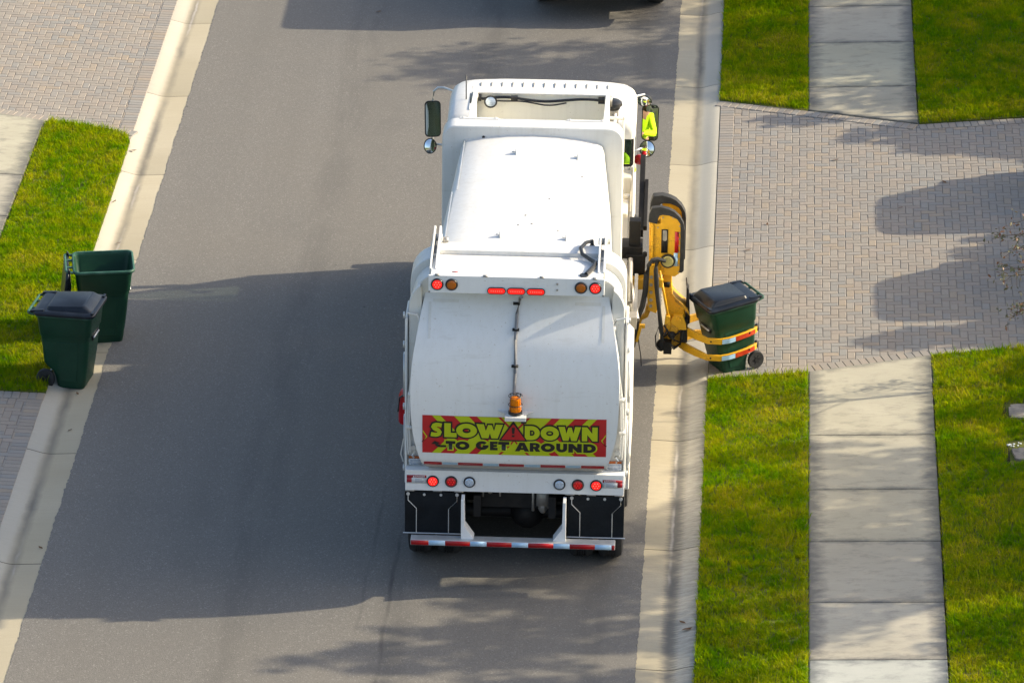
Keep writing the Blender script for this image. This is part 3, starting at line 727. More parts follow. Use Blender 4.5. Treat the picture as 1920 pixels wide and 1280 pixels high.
# cab shell: panels around the openings
mb = MB()
for s in (-1, 1):
    a, b = s*1.10, s*1.155
    mb.box(a, b, .74, WY0, 1.0, 2.535); mb.box(a, b, .68, .74, 1.0, 2.10)           # pillars
    mb.prism([(WY1, 1.0), (2.55, 1.0), (2.52, 1.45), (2.10, 2.48), (1.95, 2.48), (1.95, WZ1), (WY1 - .1, WZ1), (WY1, 2.1)], 'x', a, b)
    mb.box(a, b, WY0, WY1, .62, WZ0); mb.box(a, b, WY0, 1.95, WZ1, 2.535)                 # door panel and header
    mb.box(a, b, .68, 2.55, .45, 1.0)
mb.box(-1.10, 1.10, 2.47, 2.57, .45, 1.45); mb.box(-1.10, 1.10, .70, 2.45, .80, .90)     # front panel, floor
mb.box(-1.10, .89, .68, .74, .9, 2.535); mb.box(.89, 1.10, .68, .74, .9, 2.11)
mb.box(-1.10, 1.10, 2.03, 2.10, 2.40, 2.50)
cab = tb(mb, 'cab', M['white'], bevel=.02, seg=3)
mb = MB()
mb.box(-1.118, -1.126, WY0, 1.95, WZ0, WZ1); mb.box(1.118, 1.126, WY0, 1.95, WZ0, 1.60)
mb.prism([(2.515, 1.46), (2.525, 1.46), (2.12, 2.40), (2.11, 2.40)], 'x', -1.09, 1.09)
tbs(mb, 'cab_window', M['glass'], cab)
tb(MB().box(.90, 1.125, .705, .713, 2.13, 2.51), 'rear_window', M['glass'], cab)
mb = MB(); fr = rrect(.87, 1.145, 2.10, 2.53, .05, 5); inn = rrect(.90, 1.12, 2.127, 2.508, .035, 5)
n = len(fr); vs = [(x, .676, z) for x, z in fr] + [(x, .676, z) for x, z in inn] + [(x, .70, z) for x, z in fr] + [(x, .70, z) for x, z in inn]
mb.add(vs, [(i, (i+1) % n, n + (i+1) % n, n + i) for i in range(n)] + [(i, 2*n + i, 2*n + (i+1) % n, (i+1) % n) for i in range(n)] + [(n + i, n + (i+1) % n, 3*n + (i+1) % n, 3*n + i) for i in range(n)])
tb(mb, 'window_seal', M['rubber'], cab)
tb(MB().box(-1.15, 1.15, 2.58, 2.72, .38, .72), 'front_bumper', M['steel'], bevel=.03)
mb = MB().box(.60, 1.06, .98, 1.45, 1.26, 1.38).box(.60, 1.06, .90, 1.0, 1.34, 1.80); tb(mb, 'seat', M['black'], cab, bevel=.04)
# corner trims and lugs behind the cab on the kerb side
mb = MB().box(1.0, 1.13, .35, .60, 1.62, 2.08).box(.98, 1.10, -.30, .30, 1.80, 1.86); mb.lathe([(.001, 0), (.045, 0), (.045, .05), (.001, .05)], (1.08, .22, 1.86), 'z', 14)
tb(mb, 'cab_bracket', M['white_dirty'], bevel=.012)

tb(MB().box(-1.02, .80, -.02, .60, .95, 2.40).box(-.9, .7, .05, .55, 2.40, 2.52), 'cab_gap_blocker', M['white_side'], bevel=.03)  # added box, mostly hidden, narrows the sunlit gap behind the cab
# --- mirrors, each glass angled at what the photograph shows in it
CAMP = Vector((3.12276 - XC, -59.61557, CAMH))
def mirror(parent_name, c, w, h, aim, round_=False, shellmat='black', glass='mirror'):
    c = Vector(c); n = ((CAMP - c).normalized() + (Vector(aim) - c).normalized()).normalized()
    # keep the shell near upright: local frame from n
    xax = Vector((0, 0, 1)).cross(n).normalized(); zax = n.cross(xax).normalized()
    P = lambda a, b, d: tuple(c + xax * a + zax * b + n * d)
    if round_: out = [(w/2*math.cos(2*math.pi*k/28), h/2*math.sin(2*math.pi*k/28)) for k in range(28)]
    else: out = rrect(-w/2, w/2, -h/2, h/2, min(w, h)*.26, 6)
    inn = [(a * (1 - .022/w*1.1), b * (1 - .022/h*1.1)) for a, b in out]
    mb = MB().loft([[P(a*.55, b*.6, -.085) for a, b in out], [P(a*.9, b*.93, -.06) for a, b in out], [P(a, b, -.02) for a, b in out], [P(a, b, .004) for a, b in out], [P(a, b, .004) for a, b in inn]])
    sh = tb(mb, parent_name, M[shellmat], smooth=60)
    rings = []                                        # slightly convex glass
    k_ = 0.016 if round_ else 0.0012
    for q_ in (1.0, .75, .5, .25, .02): rings.append([P(a*q_, b*q_, .006 + k_*(1 - q_*q_)) for a, b in inn])
    tb(MB().loft(rings), 'mirror_glass', M[glass], sh, smooth=80); return sh
DRV = Vector((0.80, 1.36, 1.86))
m1 = mirror('side_mirror', (1.325, 2.30, 2.08), .215, .47, (1.02, 1.25, 1.95))
mirror('convex_mirror', (1.25, 2.28, 2.375), .185, .15, (0.8, 1.2, 1.75), True)
mirror('convex_mirror', (1.295, 2.25, 1.745), .20, .215, (0.9, -1.2, 2.6), True)
mirror('side_mirror', (-1.440, 2.30, 2.06), .205, .47, (-1.14, 1.3, 1.95))
mirror('convex_mirror', (-1.47, 2.25, 1.71), .165, .20, (-1.0, -2.2, 3.0), True)
mb = MB()
mb.tube([(-1.12, 2.1, 2.50), (-1.30, 2.32, 2.48), (-1.38, 2.34, 2.47), (-1.43, 2.34, 2.42), (-1.44, 2.34, 2.30), (-1.45, 2.34, 1.72)], .014, 8)
mb.tube([(1.12, 2.1, 2.50), (1.24, 2.33, 2.45), (1.32, 2.38, 2.35), (1.33, 2.38, 1.95), (1.29, 2.34, 1.74)], .014, 8); mb.tube([(1.12, 2.1, 1.76), (1.29, 2.33, 1.75)], .014, 8); mb.tube([(-1.12, 2.1, 1.76), (-1.45, 2.32, 1.72)], .014, 8)
tbs(mb, 'mirror_arm', M['galv'])
mb = MB()
for s in (-1, 1): mb.ell((s*1.20, 2.08, 1.66), (.075, .04, .07), 14, 8)
tbs(mb, 'turn_lamp', M['redplastic'])

# --- kerb-side gear in front of the body: black guide rail, brackets, hydraulic cylinders
mb = MB()
mb.prism([(-.42, 1.70), (-.42, 1.60), (.70, 2.14), (.70, 2.26)], 'x', 1.235, 1.30); mb.prism([(.30, 2.09), (-.40, 1.74), (-.40, 1.68), (.30, 2.02)], 'x', 1.30, 1.345)
tb(mb, 'guide_rail', M['darksteel'], bevel=.006)
mb = MB().box(.95, 1.30, -.75, -.45, 1.42, 1.60).box(1.13, 1.27, -.70, -.55, 1.55, 1.92)
mb.prism([(1.10, 1.52), (1.34, 1.52), (1.33, 1.10), (1.24, 1.10)], 'y', -.82, -.76); mb.lathe([(.001, -.07), (.028, -.07), (.028, 0)], (1.33, -.74, 1.52), 'y', 10); mb.lathe([(.001, -.05), (.024, -.05), (.024, 0)], (1.31, -.80, 1.42), 'y', 10)
tb(mb, 'arm_bracket', M['darksteel'], bevel=.006)
mb = MB().tube([(1.10, -.9, 1.40), (1.24, -1.5, .95)], .055, 12).tube([(1.16, -1.0, 1.55), (1.17, -1.5, 1.18)], .03, 8).box(1.06, 1.12, -1.2, -1.0, 1.0, 1.55).box(1.10, 1.26, -1.9, -1.7, 1.0, 1.15)
mb.prism([(-1.25, 1.45), (-1.6, .95), (-1.75, 1.0), (-1.35, 1.5)], 'x', 1.22, 1.26)
tb(mb, 'lift_cylinder', M['steel'])
tb(MB().box(1.02, 1.15, -1.6, -.6, .8, 1.0).box(1.0, 1.1, -3.2, -1.8, .7, 1.3), 'side_frame', M['white_dirty'], bevel=.01)

# --- tailgate
def ring(y0, y1, hw, zt, r, z0, th):
    """hoop: thick rounded outline, open below"""
    out = rrect(-hw, hw, z0, zt, r, 8, 'cd'); inn = rrect(-hw + th, hw - th, z0, zt - th, max(.05, r - th*.4), 8, 'cd'); n = len(out)
    vs = [(x, y0, z) for x, z in out] + [(x, y0, z) for x, z in inn] + [(x, y1, z) for x, z in out] + [(x, y1, z) for x, z in inn]
    fs = [(i, (i+1) % n, n + (i+1) % n, n + i) for i in range(n)] + [(2*n + i, 3*n + i, 3*n + (i+1) % n, 2*n + (i+1) % n) for i in range(n)]
    fs += [(i, 2*n + i, 2*n + (i+1) % n, (i+1) % n) for i in range(n)] + [(n + i, n + (i+1) % n, 3*n + (i+1) % n, 3*n + i) for i in range(n)]
    return vs, fs
arc_ = lambda cx_, cz_, r_, a0, a1: [(cx_ + r_*math.cos(R(a0 + (a1-a0)*k/10)), cz_ + r_*math.sin(R(a0 + (a1-a0)*k/10))) for k in range(11)]
mb = MB().add(*ring(-6.30, -5.93, 1.20, 3.66, 0.30, 1.10, 0.16)); mb.add(*ring(-6.62, -6.30, 1.16, 3.60, 0.32, 1.10, 0.2))
# rear face plates either side, slope in towards the foot
for s in (-1, 1):
    mb.prism([(s*.90, 1.08), (s*1.205, 1.08)] + [(s*x, z) for x, z in arc_(.86, 3.22, .335, 0, 52)] + [(s*1.05, 3.40), (s*1.05, 2.6), (s*.90, 1.5)], 'y', -6.69, -6.60)
    mb.box(s*1.205, s*1.235, -6.74, -6.20, 1.10, 3.10)
mb.box(-.93, .93, -6.72, -5.95, 3.50, 3.655)
gate = tb(mb, 'tailgate', M['white'], bevel=.018, seg=3)
mb = MB().box(-.90, .90, -6.20, -5.96, 3.655, 3.712).box(-.95, .95, -6.88, -6.34, 3.655, 3.69); tb(mb, 'roof_beam', M['white'], gate, bevel=.012)
for s in (-1, 1):
    mb = MB()
    for x in (.895, .955): mb.prism([(-5.72, 3.55), (-5.74, 3.80), (-5.80, 3.84), (-6.05, 3.80), (-6.5, 3.76), (-6.72, 3.70), (-6.72, 3.55)], 'x', s*x - .011, s*x + .011)
    mb.tube([(s*.87, -5.86, 3.72), (s*.98, -5.86, 3.72)], .04, 12); mb.tube([(s*.87, -6.35, 3.70), (s*.98, -6.35, 3.70)], .022, 8)
    hinge = tb(mb, 'hinge_plate', M['white'], gate, bevel=.004)
tbs(MB().box(-.86, -.80, -5.99, -5.93, 3.70, 3.76).tube([(.98, -5.86, 3.72), (1.0, -5.86, 3.72)], .03, 8), 'hinge_pin', M['steel'], hinge)
hz = [(.80, -5.85, 3.66), (.80, -5.90, 3.74), (.735, -6.0, 3.76), (.68, -6.16, 3.755), (.705, -6.30, 3.74), (.80, -6.42, 3.725), (.855, -6.50, 3.73), (.83, -6.62, 3.72), (.76, -6.78, 3.70)]
mb = MB().tube(hz, .022, 8).tube([(p[0] + .012, p[1] - .02, p[2] - .01) for p in hz[5:]], .014, 6); mb.lathe([(.05, .0), (.05, .012), (.001, .014)], (.74, -6.80, 3.69), 'z', 12); mb.lathe([(.035, .0), (.03, .05), (.001, .05)], (.80, -5.85, 3.62), 'z', 10)
tb(mb, 'hydraulic_hose', M['black'], gate)
# light bar
lb = MB().prism([(-6.90, 3.70), (-6.925, 3.70), (-6.945, 3.505), (-6.92, 3.495), (-6.72, 3.505), (-6.72, 3.55), (-6.90, 3.55)], 'x', -.965, .965)
bar = tb(lb, 'light_bar', M['white_door'], bevel=.004)
mb = MB()
for x in (-.87, -.34, .28, .86): mb.box(x - .025, x + .025, -6.93, -6.90, 3.697, 3.712)
for x, z in ((.45, 3.64), (.45, 3.57), (-.955, 3.515), (.955, 3.515)): mb.lathe([(.001, -.006), (.011, -.006), (.011, .01)], (x, -6.945, z), 'y', 8)
tbs(mb, 'bar_clip', M['steel'], bar)
tbs(MB().prism([(-.68 - .035, -6.80), (-.68 + .035, -6.80), (-.68 + .03, -6.78), (-.68 - .03, -6.78)], 'z', 3.689, 3.694), 'marker_lens', M['redplastic'], bar)

# door: curved sheet with its own outline
DZ = [1.30, 1.47, 1.62, 1.85, 2.15, 2.50, 2.85, 3.15, 3.33, 3.50]
DY = [-6.73, -6.985, -7.03, -7.045, -7.05, -7.015, -6.915, -6.755, -6.645, -6.53]
WZ = [1.30, 1.36, 1.52, 1.70, 1.92, 2.31, 2.63, 2.87, 3.2, 3.50]
WH = [.955, .985, 1.045, 1.095, 1.135, 1.155, 1.145, 1.112, 1.052, .985]
def door_y(z): return catmull(DZ, DY, z)
def door_w(z): return catmull(WZ, WH, z)
NX = 24; zs = list(np.linspace(1.30, 1.47, 5)) + list(np.linspace(1.50, 3.49, 40)); rows = []
for z in zs:
    w_, y_ = door_w(z), door_y(z)
    crown = lambda x: 0.012 * (1 - (x / w_) ** 2)
    yb_ = max(y_ + .02, -6.66)
    rows.append([(-w_, yb_, z)] + [(-w_ + 2*w_*k/NX, y_ - crown(-w_ + 2*w_*k/NX), z) for k in range(NX + 1)] + [(w_, yb_, z)])
dm = MB().loft(rows, closed=False); door = tb(dm, 'tailgate_door', M['white_door'], smooth=50, bevel=0)
def onto(pts2, d):
    """put flat outlines on the door sheet: (x,z) -> 3D standing d in front of it"""
    return [(x, door_y(z) - 0.012 * (1 - (x / door_w(z)) ** 2) - d, z) for x, z in pts2]
def patch(mb, poly, d, n=1):
    mb.add(onto(poly, d), [tuple(range(len(poly)))])
mb = MB()                                            # welded corner strips showing through the paint
for s in (-1, 1):
    for a, b, c, e in ((.93, .64, 3.315, 3.285), (.975, .945, 3.285, 2.93)):
        k = 6
        for i in range(k):
            z0, z1 = c + (e - c)*i/k, c + (e - c)*(i + 1)/k
            patch(mb, [(s*a, z0), (s*b, z0), (s*b, z1), (s*a, z1)], .004)
tbs(mb, 'corner_strip', M['white'], door)
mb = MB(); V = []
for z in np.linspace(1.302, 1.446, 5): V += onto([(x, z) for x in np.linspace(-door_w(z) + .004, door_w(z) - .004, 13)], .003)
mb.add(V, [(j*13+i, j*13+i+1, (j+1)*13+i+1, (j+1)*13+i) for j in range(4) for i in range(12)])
tb(mb, 'lip_shade', paint('shaded_lip_grey', (.46, .45, .43), .5, .2, .15, 5, (.25, .22, .18), .5), door, fix=False)  # grey overlay paints the shade on the downturned door foot, with some grime
# retroreflective tape on the door
fr_ = [0, .10, .19, .327, .418, .556, .648, .785, .873, 1]
x0, x1 = -1.005, 1.0
for mat, odd, nm in (('tapered', 0, 'red_tape'), ('tapewhite', 1, 'white_tape')):
    mb = MB()
    for i in range(9):
        if i % 2 == odd:
            a, b = x0 + (x1-x0)*fr_[i] + (.008 if odd else 0), x0 + (x1-x0)*fr_[i+1] - (.008 if odd else 0)
            h = .025 if not odd else .022
            patch(mb, [(a, 1.475 - h), (b, 1.475 - h), (b, 1.475 + h), (a, 1.475 + h)], .004)
    tbs(mb, nm, M[mat], door)

# warning sign: sheet, chevrons, letters
SX0, SX1, SZ0, SZ1 = -1.02, 1.02, 1.622, 2.085
SWd, SHt = SX1 - SX0, SZ1 - SZ0
sg = lambda u, v: (SX0 + SWd*u, SZ0 + SHt*v)
def grid_patch(mb, u0, u1, d, nx=10, nz=5):
    us = np.linspace(u0, u1, nx + 1); vs = np.linspace(0, 1, nz + 1); V = []
    for v in vs: V += onto([sg(u, v) for u in us], d)
    mb.add(V, [(j*(nx+1)+i, j*(nx+1)+i+1, (j+1)*(nx+1)+i+1, (j+1)*(nx+1)+i) for j in range(nz) for i in range(nx)])
mb = MB(); grid_patch(mb, 0, 1, .004, 20, 6); sign = tb(mb, 'warning_sign', M['signred'])
mb = MB(); SH_ = 0.105
for a, b in ((.052, .098), (.172, .252), (.298, .412), (.428, .50)):
    for m_ in (0, 1):
        f = (lambda u: 1 - u) if m_ else (lambda u: u)
        nz = 4
        for half in (0, 1):
            for k in range(nz):
                v0, v1 = k/nz*.5 + half*.5, (k+1)/nz*.5 + half*.5
                sh = lambda v: SH_ * (1 - abs(v - .5)*2)
                cl = lambda u: min(u, .5)
                q4 = [(f(cl(a + sh(v0))), v0), (f(cl(b + sh(v0))), v0), (f(cl(b + sh(v1))), v1), (f(cl(a + sh(v1))), v1)]
                if abs(q4[0][0] - q4[1][0]) < 1e-4 and abs(q4[2][0] - q4[3][0]) < 1e-4: continue
                if abs(q4[0][0] - q4[1][0]) < 1e-4: q4 = q4[1:]
                elif abs(q4[2][0] - q4[3][0]) < 1e-4: q4 = q4[:3]
                patch(mb, [sg(*p) for p in q4], .0065)
for m_ in (0, 1):                                    # small outlined chevrons at the ends
    f = (lambda u: 1 - u) if m_ else (lambda u: u)
    for (u0, v0, u1, v1) in ((.002, .58, .026, .44), (.026, .44, .002, .29)):
        patch(mb, [sg(f(u0), v0 + .03), sg(f(u1), v1 + .0), sg(f(u1 - .006), v1), sg(f(u0), v0 - .02)][::1], .0066)
tb(mb, 'chevron', M['lime'], sign, fix=True)
def glyphs(text, bx0, bx1, bz0, bz1, offset, d, spacing=1.0):
    """letters as flat meshes fitted to a box on the sign, standing d off the sheet"""
    cu = bpy.data.curves.new('t', 'FONT'); cu.body = text; cu.offset = offset; cu.space_character = spacing; cu.fill_mode = 'BOTH'; cu.resolution_u = 5
    to = bpy.data.objects.new('t', cu); COL.objects.link(to); dg = bpy.context.evaluated_depsgraph_get(); dg.update()
    me = bpy.data.meshes.new_from_object(to.evaluated_get(dg)); bpy.data.objects.remove(to)
    P = [tuple(v.co) for v in me.vertices]; F = [tuple(p.vertices) for p in me.polygons]; bpy.data.meshes.remove(me)
    return P, F
def fit(text, box, off_thin, off_out, d_in, d_out, spacing=1.0):
    """same fit for the letter and its outline"""
    P, F = glyphs(text, *box, off_thin, 0, spacing); xs = [p[0] for p in P]; zs_ = [p[1] for p in P]
    mx0, mx1, mz0, mz1 = min(xs), max(xs), min(zs_), max(zs_)
    T = lambda p: sg(box[0] + (box[1]-box[0])*(p[0]-mx0)/(mx1-mx0), box[2] + (box[3]-box[2])*(p[1]-mz0)/(mz1-mz0))
    a = MB().add(onto([T(p) for p in P], d_in), F)
    b = None
    if off_out:
        P2, F2 = glyphs(text, *box, off_out, 0, spacing); b = MB().add(onto([T(p) for p in P2], d_out), F2)
    return a, b
dy = lambda x, y: (y - 93 - .0234*(x - 40)) / 384     # measured on the photograph of the sign, made level
v_ = lambda x, y: 1 - dy(x, y)
ux_ = lambda x: (x - 43) / 1792
from mathutils.geometry import tessellate_polygon
def arc(cx_, cy_, rx, ry, a0, a1, n=18): return [(cx_ + rx*math.cos(R(a0 + (a1-a0)*k/n)), cy_ + ry*math.sin(R(a0 + (a1-a0)*k/n))) for k in range(n + 1)]
def glyph(ch, w):
    """heavy sans letter, 1 high and w wide: (outer, holes)"""
    X = lambda pts: [(x*w, y) for x, y in pts]
    if ch == 'O': return arc(w/2, .5, w/2, .5, 0, 352, 44), [arc(w/2, .5, w*.20, .18, 0, 348, 24)]
    if ch == 'D': return [(0, 0)] + arc(w*.45, .5, w*.55, .5, -90, 90) + [(0, 1)], [[(w*.34, .30)] + arc(w*.46, .5, w*.20, .20, -90, 90, 12) + [(w*.34, .70)]]
    if ch == 'L': return X([(0, 0), (1, 0), (1, .31), (.52, .31), (.52, 1), (0, 1)]), []
    if ch == 'W': return X([(0, 1), (.21, 0), (.45, 0), (.51, .36), (.57, 0), (.80, 0), (1, 1), (.735, 1), (.665, .52), (.58, .95), (.44, .95), (.355, .52), (.28, 1)]), []
    if ch == 'N': return X([(0, 0), (.34, 0), (.34, .46), (.68, 0), (1, 0), (1, 1), (.66, 1), (.66, .54), (.32, 1), (0, 1)]), []
    if ch == 'T': return X([(.32, 0), (.68, 0), (.68, .66), (1, .66), (1, 1), (0, 1), (0, .66), (.32, .66)]), []
    if ch == 'E': return X([(0, 0), (1, 0), (1, .29), (.48, .29), (.48, .38), (.92, .38), (.92, .62), (.48, .62), (.48, .71), (1, .71), (1, 1), (0, 1)]), []
    if ch == 'A': return X([(0, 0), (.32, 0), (.38, .17), (.62, .17), (.68, 0), (1, 0), (.67, 1), (.33, 1)]), [X([(.43, .40), (.57, .40), (.5, .66)])]
    if ch == 'R': return X([(0, 0), (.36, 0), (.36, .32), (.42, .32), (.60, 0), (1.04, 0), (.80, .38), (.94, .50), (.98, .68), (.92, .86), (.76, .97), (.55, 1), (0, 1)]), [X([(.36, .58), (.54, .58), (.62, .67), (.54, .76), (.36, .76)])]
    if ch == 'U': return [(w*.0, 1)] + arc(w/2, .44, w/2, .44, 180, 360) + [(w, 1), (w*.64, 1)] + arc(w/2, .44, w*.14, .14, 0, -180, 10) + [(w*.36, 1)], []
    if ch == 'G': return arc(w/2, .5, w/2, .5, 42, 338, 40) + X([(1, .32), (1, .56), (.54, .56), (.54, .38), (.66, .38)]) + arc(w/2, .5, w*.20, .18, -48, -318, 22), []
    if ch == 'S':
        c_ = [(.92, .82), (.70, .855), (.48, .86), (.30, .81), (.24, .71), (.32, .61), (.50, .54), (.68, .45), (.76, .33), (.70, .20), (.50, .145), (.28, .15), (.06, .185)]
        c_ = X(c_); L_, R_ = [], []
        for k in range(len(c_)):
            p, n_ = c_[max(0, k-1)], c_[min(len(c_)-1, k+1)]; dx_, dz_ = n_[0]-p[0], n_[1]-p[1]; l_ = math.hypot(dx_, dz_); h_ = .145
            L_.append((c_[k][0] - dz_/l_*h_, c_[k][1] + dx_/l_*h_)); R_.append((c_[k][0] + dz_/l_*h_, c_[k][1] - dx_/l_*h_))
        return L_ + R_[::-1], []
def area(p): return sum(p[i-1][0]*p[i][1] - p[i][0]*p[i-1][1] for i in range(len(p)))/2
def grow(p, d, hole=False):
    if (area(p) < 0) != hole: p = p[::-1]
    out = []; n = len(p)
    for i in range(n):
        a, b, c = p[i-1], p[i], p[(i+1) % n]
        e1, e2 = Vector((b[0]-a[0], b[1]-a[1])).normalized(), Vector((c[0]-b[0], c[1]-b[1])).normalized()
        n1, n2 = Vector((e1.y, -e1.x)), Vector((e2.y, -e2.x)); m_ = n1 + n2; m_ = m_.normalized() if m_.length > 1e-6 else n1
        k = min(1.6, 1/max(.35, m_.dot(n1))); out.append((b[0] + m_.x*d*k, b[1] + m_.y*d*k))
    return out
def letter(mb, ch, x0, x1, yt, yb, d, go_):
    """x and y as measured on the sign; the letter stands d off it, its outline grown by go_ letter heights"""
    hpx = yb - yt; o_, hs = glyph(ch, (x1 - x0)/hpx)
    hs = [grow(h, go_, True) for h in hs]; hs = [h for h in hs if abs(area(h)) > .004 and area(h) < 0]
    loops = [grow(o_, go_)] + hs
    tri_ = tessellate_polygon([[Vector((x, y, 0)) for x, y in l] for l in loops]); flat = [p for l in loops for p in l]
    P = [sg(ux_(x0 + x*hpx), 1 - dy(x0, 0) * 0 - ((yb - 93 - y*hpx) / 384)) for x, y in flat]
    mb.add(onto(P, d), [tuple(t) for t in tri_])
def word(letters, yt, yb, d0, d1, gr, m_in, m_out):
    A, B = MB(), MB()
    for k, (ch, x0, x1) in enumerate(letters):
        letter(A, ch, x0, x1, yt, yb, d0, 0.0); letter(B, ch, x0, x1, yt, yb, d1 + .0003*(k % 3), gr)
    tb(B, 'letter_outline', M[m_out], sign, fix=False); tb(A, 'lettering', M[m_in], sign, fix=False)
word([('S', 120, 242), ('L', 258, 378), ('O', 374, 576), ('W', 570, 830)], 164, 306, .0135, .0095, .11, 'lime', 'signblack')
word([('D', 1042, 1188), ('O', 1196, 1374), ('W', 1368, 1590), ('N', 1598, 1750)], 170, 312, .0135, .0095, .11, 'lime', 'signblack')
word([('T', 272, 366), ('O', 368, 504)], 346, 434, .0125, .009, .16, 'signblack', 'lime')
word([('G', 566, 690), ('E', 704, 778), ('T', 784, 892)], 338, 428, .0125, .009, .16, 'signblack', 'lime')
word([('A', 948, 1086), ('R', 1092, 1192), ('O', 1200, 1336), ('U', 1350, 1456), ('N', 1468, 1598), ('D', 1614, 1736)], 342, 432, .0125, .009, .16, 'signblack', 'lime')
cx, cz0, cz1 = ux_(930), v_(930, 340), v_(930, 178)
def tri(mb, w, z0, z1, d, r=.02):
    A = [(cx - w, z0), (cx + w, z0), (cx, z1)]; out = []
    for i in range(3):
        p, q, n = A[i-1], A[i], A[(i+1) % 3]
        for t in (.10, .04): out.append((q[0] + (p[0]-q[0])*t, q[1] + (p[1]-q[1])*t))
        for t in (.04, .10): out.append((q[0] + (n[0]-q[0])*t, q[1] + (n[1]-q[1])*t))
    mb.add(onto([sg(*p) for p in out], d), [tuple(range(len(out)))])
mb = MB(); tri(mb, .080, cz0 - .03, cz1 + .09, .014); tri_o = tb(mb, 'triangle_outline', M['signblack'], sign)
mb = MB(); tri(mb, .066, cz0 + .01, cz1 + .01, .0165); tb(mb, 'warning_triangle', M['signred'], sign)
mb = MB(); patch(mb, [sg(cx - .006, .58), sg(cx + .006, .58), sg(cx + .009, .75), sg(cx - .009, .75)], .019); patch(mb, [sg(cx - .007, .50), sg(cx + .007, .50), sg(cx + .007, .55), sg(cx - .007, .55)], .019)
arrow = [(.130, .17), (.090, .165), (.072, .20), (.070, .245), (.049, .245), (.067, .335), (.098, .275), (.085, .262), (.092, .235), (.100, .225), (.130, .225)]
a3 = onto([sg(*p) for p in arrow], .0125); mb.add(a3, [(0, 1, 9, 10), (1, 2, 8, 9), (2, 3, 7, 8), (3, 4, 5, 6, 7)])
tb(mb, 'sign_mark', M['signblack'], sign)

# beacon on its bracket, conduit, camera
mb = MB().box(-.10, .135, -7.24, -7.03, 2.14, 2.16).box(-.10, .135, -7.245, -7.235, 2.115, 2.16); mb.prism([(-.19, -7.06), (-.05, -7.20), (.08, -7.20), (.22, -7.06)], 'z', 2.161, 2.167)
bc = tb(mb, 'beacon', M['white'], bevel=.003)
tb(MB().lathe([(.078, 0), (.078, .03), (.066, .035)], (.012, -7.14, 2.168), 'z', 20), 'beacon_base', M['black'], bc)
tb(MB().lathe([(.066, 0), (.066, .05), (.060, .058), (.063, .066), (.062, .135), (.054, .16), (.001, .165)], (.012, -7.14, 2.197), 'z', 24), 'beacon_dome', M['beacon'], bc, smooth=60)
mb = MB()
for k in range(4):
    a = math.pi/4 + k*math.pi/2; x, y = .012 + .075*math.cos(a), -7.14 + .075*math.sin(a)
    mb.tube([(x, y, 2.175), (x, y, 2.385), (.012, -7.14, 2.4)], .0045, 5)
for z in (2.275, 2.38): mb.tube([(.012 + .076*math.cos(t), -7.14 + .076*math.sin(t), z) for t in np.linspace(0, 2*math.pi, 17)], .0045, 5)
tb(mb, 'beacon_cage', M['black'], bc)
mb = MB().tube([(.06, -6.93, 3.47), (.035, door_y(3.36) - .05, 3.36), (.005, door_y(3.2) - .035, 3.2), (-.003, door_y(2.95) - .04, 2.95), (.0, door_y(2.6) - .035, 2.6), (-.006, door_y(2.4) - .035, 2.4), (.004, -7.09, 2.18)], .018, 10)
cond = tb(mb, 'conduit', paint('grey_conduit', (.20, .20, .21), .5, 0, .1, 9))
mb = MB()
for z in (3.30, 3.05, 2.68):
    y = door_y(z) - .037; mb.box(-.04, .034, y - .03, y + .02, z - .008, z + .008)
tbs(mb, 'cable_clip', M['darksteel'], cond)
mb = MB().box(.075, .135, -7.10, -7.05, 2.03, 2.085).lathe([(.001, -.03), (.02, -.03), (.022, 0)], (.105, -7.10, 2.06), 'y', 12); tb(mb, 'camera', M['black'])

# sill with the lamps and stickers
sill = tb(MB().box(-1.222, 1.222, -6.84, -6.70, 1.065, 1.315), 'rear_sill', M['white_door'], bevel=.006)
mb = MB()
for x in (-1.17, -.86, -.62, .62, .86, 1.17): mb.box(x - .05, x + .05, -6.842, -6.80, 1.055, 1.0635)
tbs(mb, 'flap_clamp', M['steel'], sill)
def round_lamp(x, y, z, r, lens, dots, tilt=0.0, name='tail_lamp'):
    o = tb(MB().lathe([(r*.98, .012), (r*1.22, .01), (r*1.25, -.006), (r*1.12, -.016), (r*.98, -.012)], (x, y, z), 'y', 26), name, M['black'], smooth=60)
    tb(MB().lathe([(.001, -.020), (r*.5, -.019), (r*.9, -.015), (r, -.006)], (x, y, z), 'y', 26), 'lens', M[lens], o, smooth=70)
    if dots:
        mb = MB()
        for k in range(7):
            a = math.pi*2*k/6; rr = 0 if k == 6 else r*.52
            mb.lathe([(.001, -.024), (r*.10, -.0235), (r*.14, -.017)], (x + rr*math.cos(a), y, z + rr*math.sin(a)), 'y', 8)
        tb(mb, 'led', M[dots], o)
for s in (-1, 1):
    zc = 1.185
    round_lamp(s*.913, -6.842, zc, .056, 'lamp_on', 'led'); round_lamp(s*.708, -6.842, zc, .056, 'lamp_dim', 'led_dim'); round_lamp(s*.503, -6.842, zc, .054, 'clear_lens', 'galv', name='reversing_lamp')
    yb = lambda z: -6.925 - (3.70 - z) * .104
    round_lamp(s*.868, yb(3.60), 3.60, .056, 'lamp_on', 'led'); round_lamp(s*.71, yb(3.60), 3.60, .056, 'amber_off', None, name='indicator_lamp')
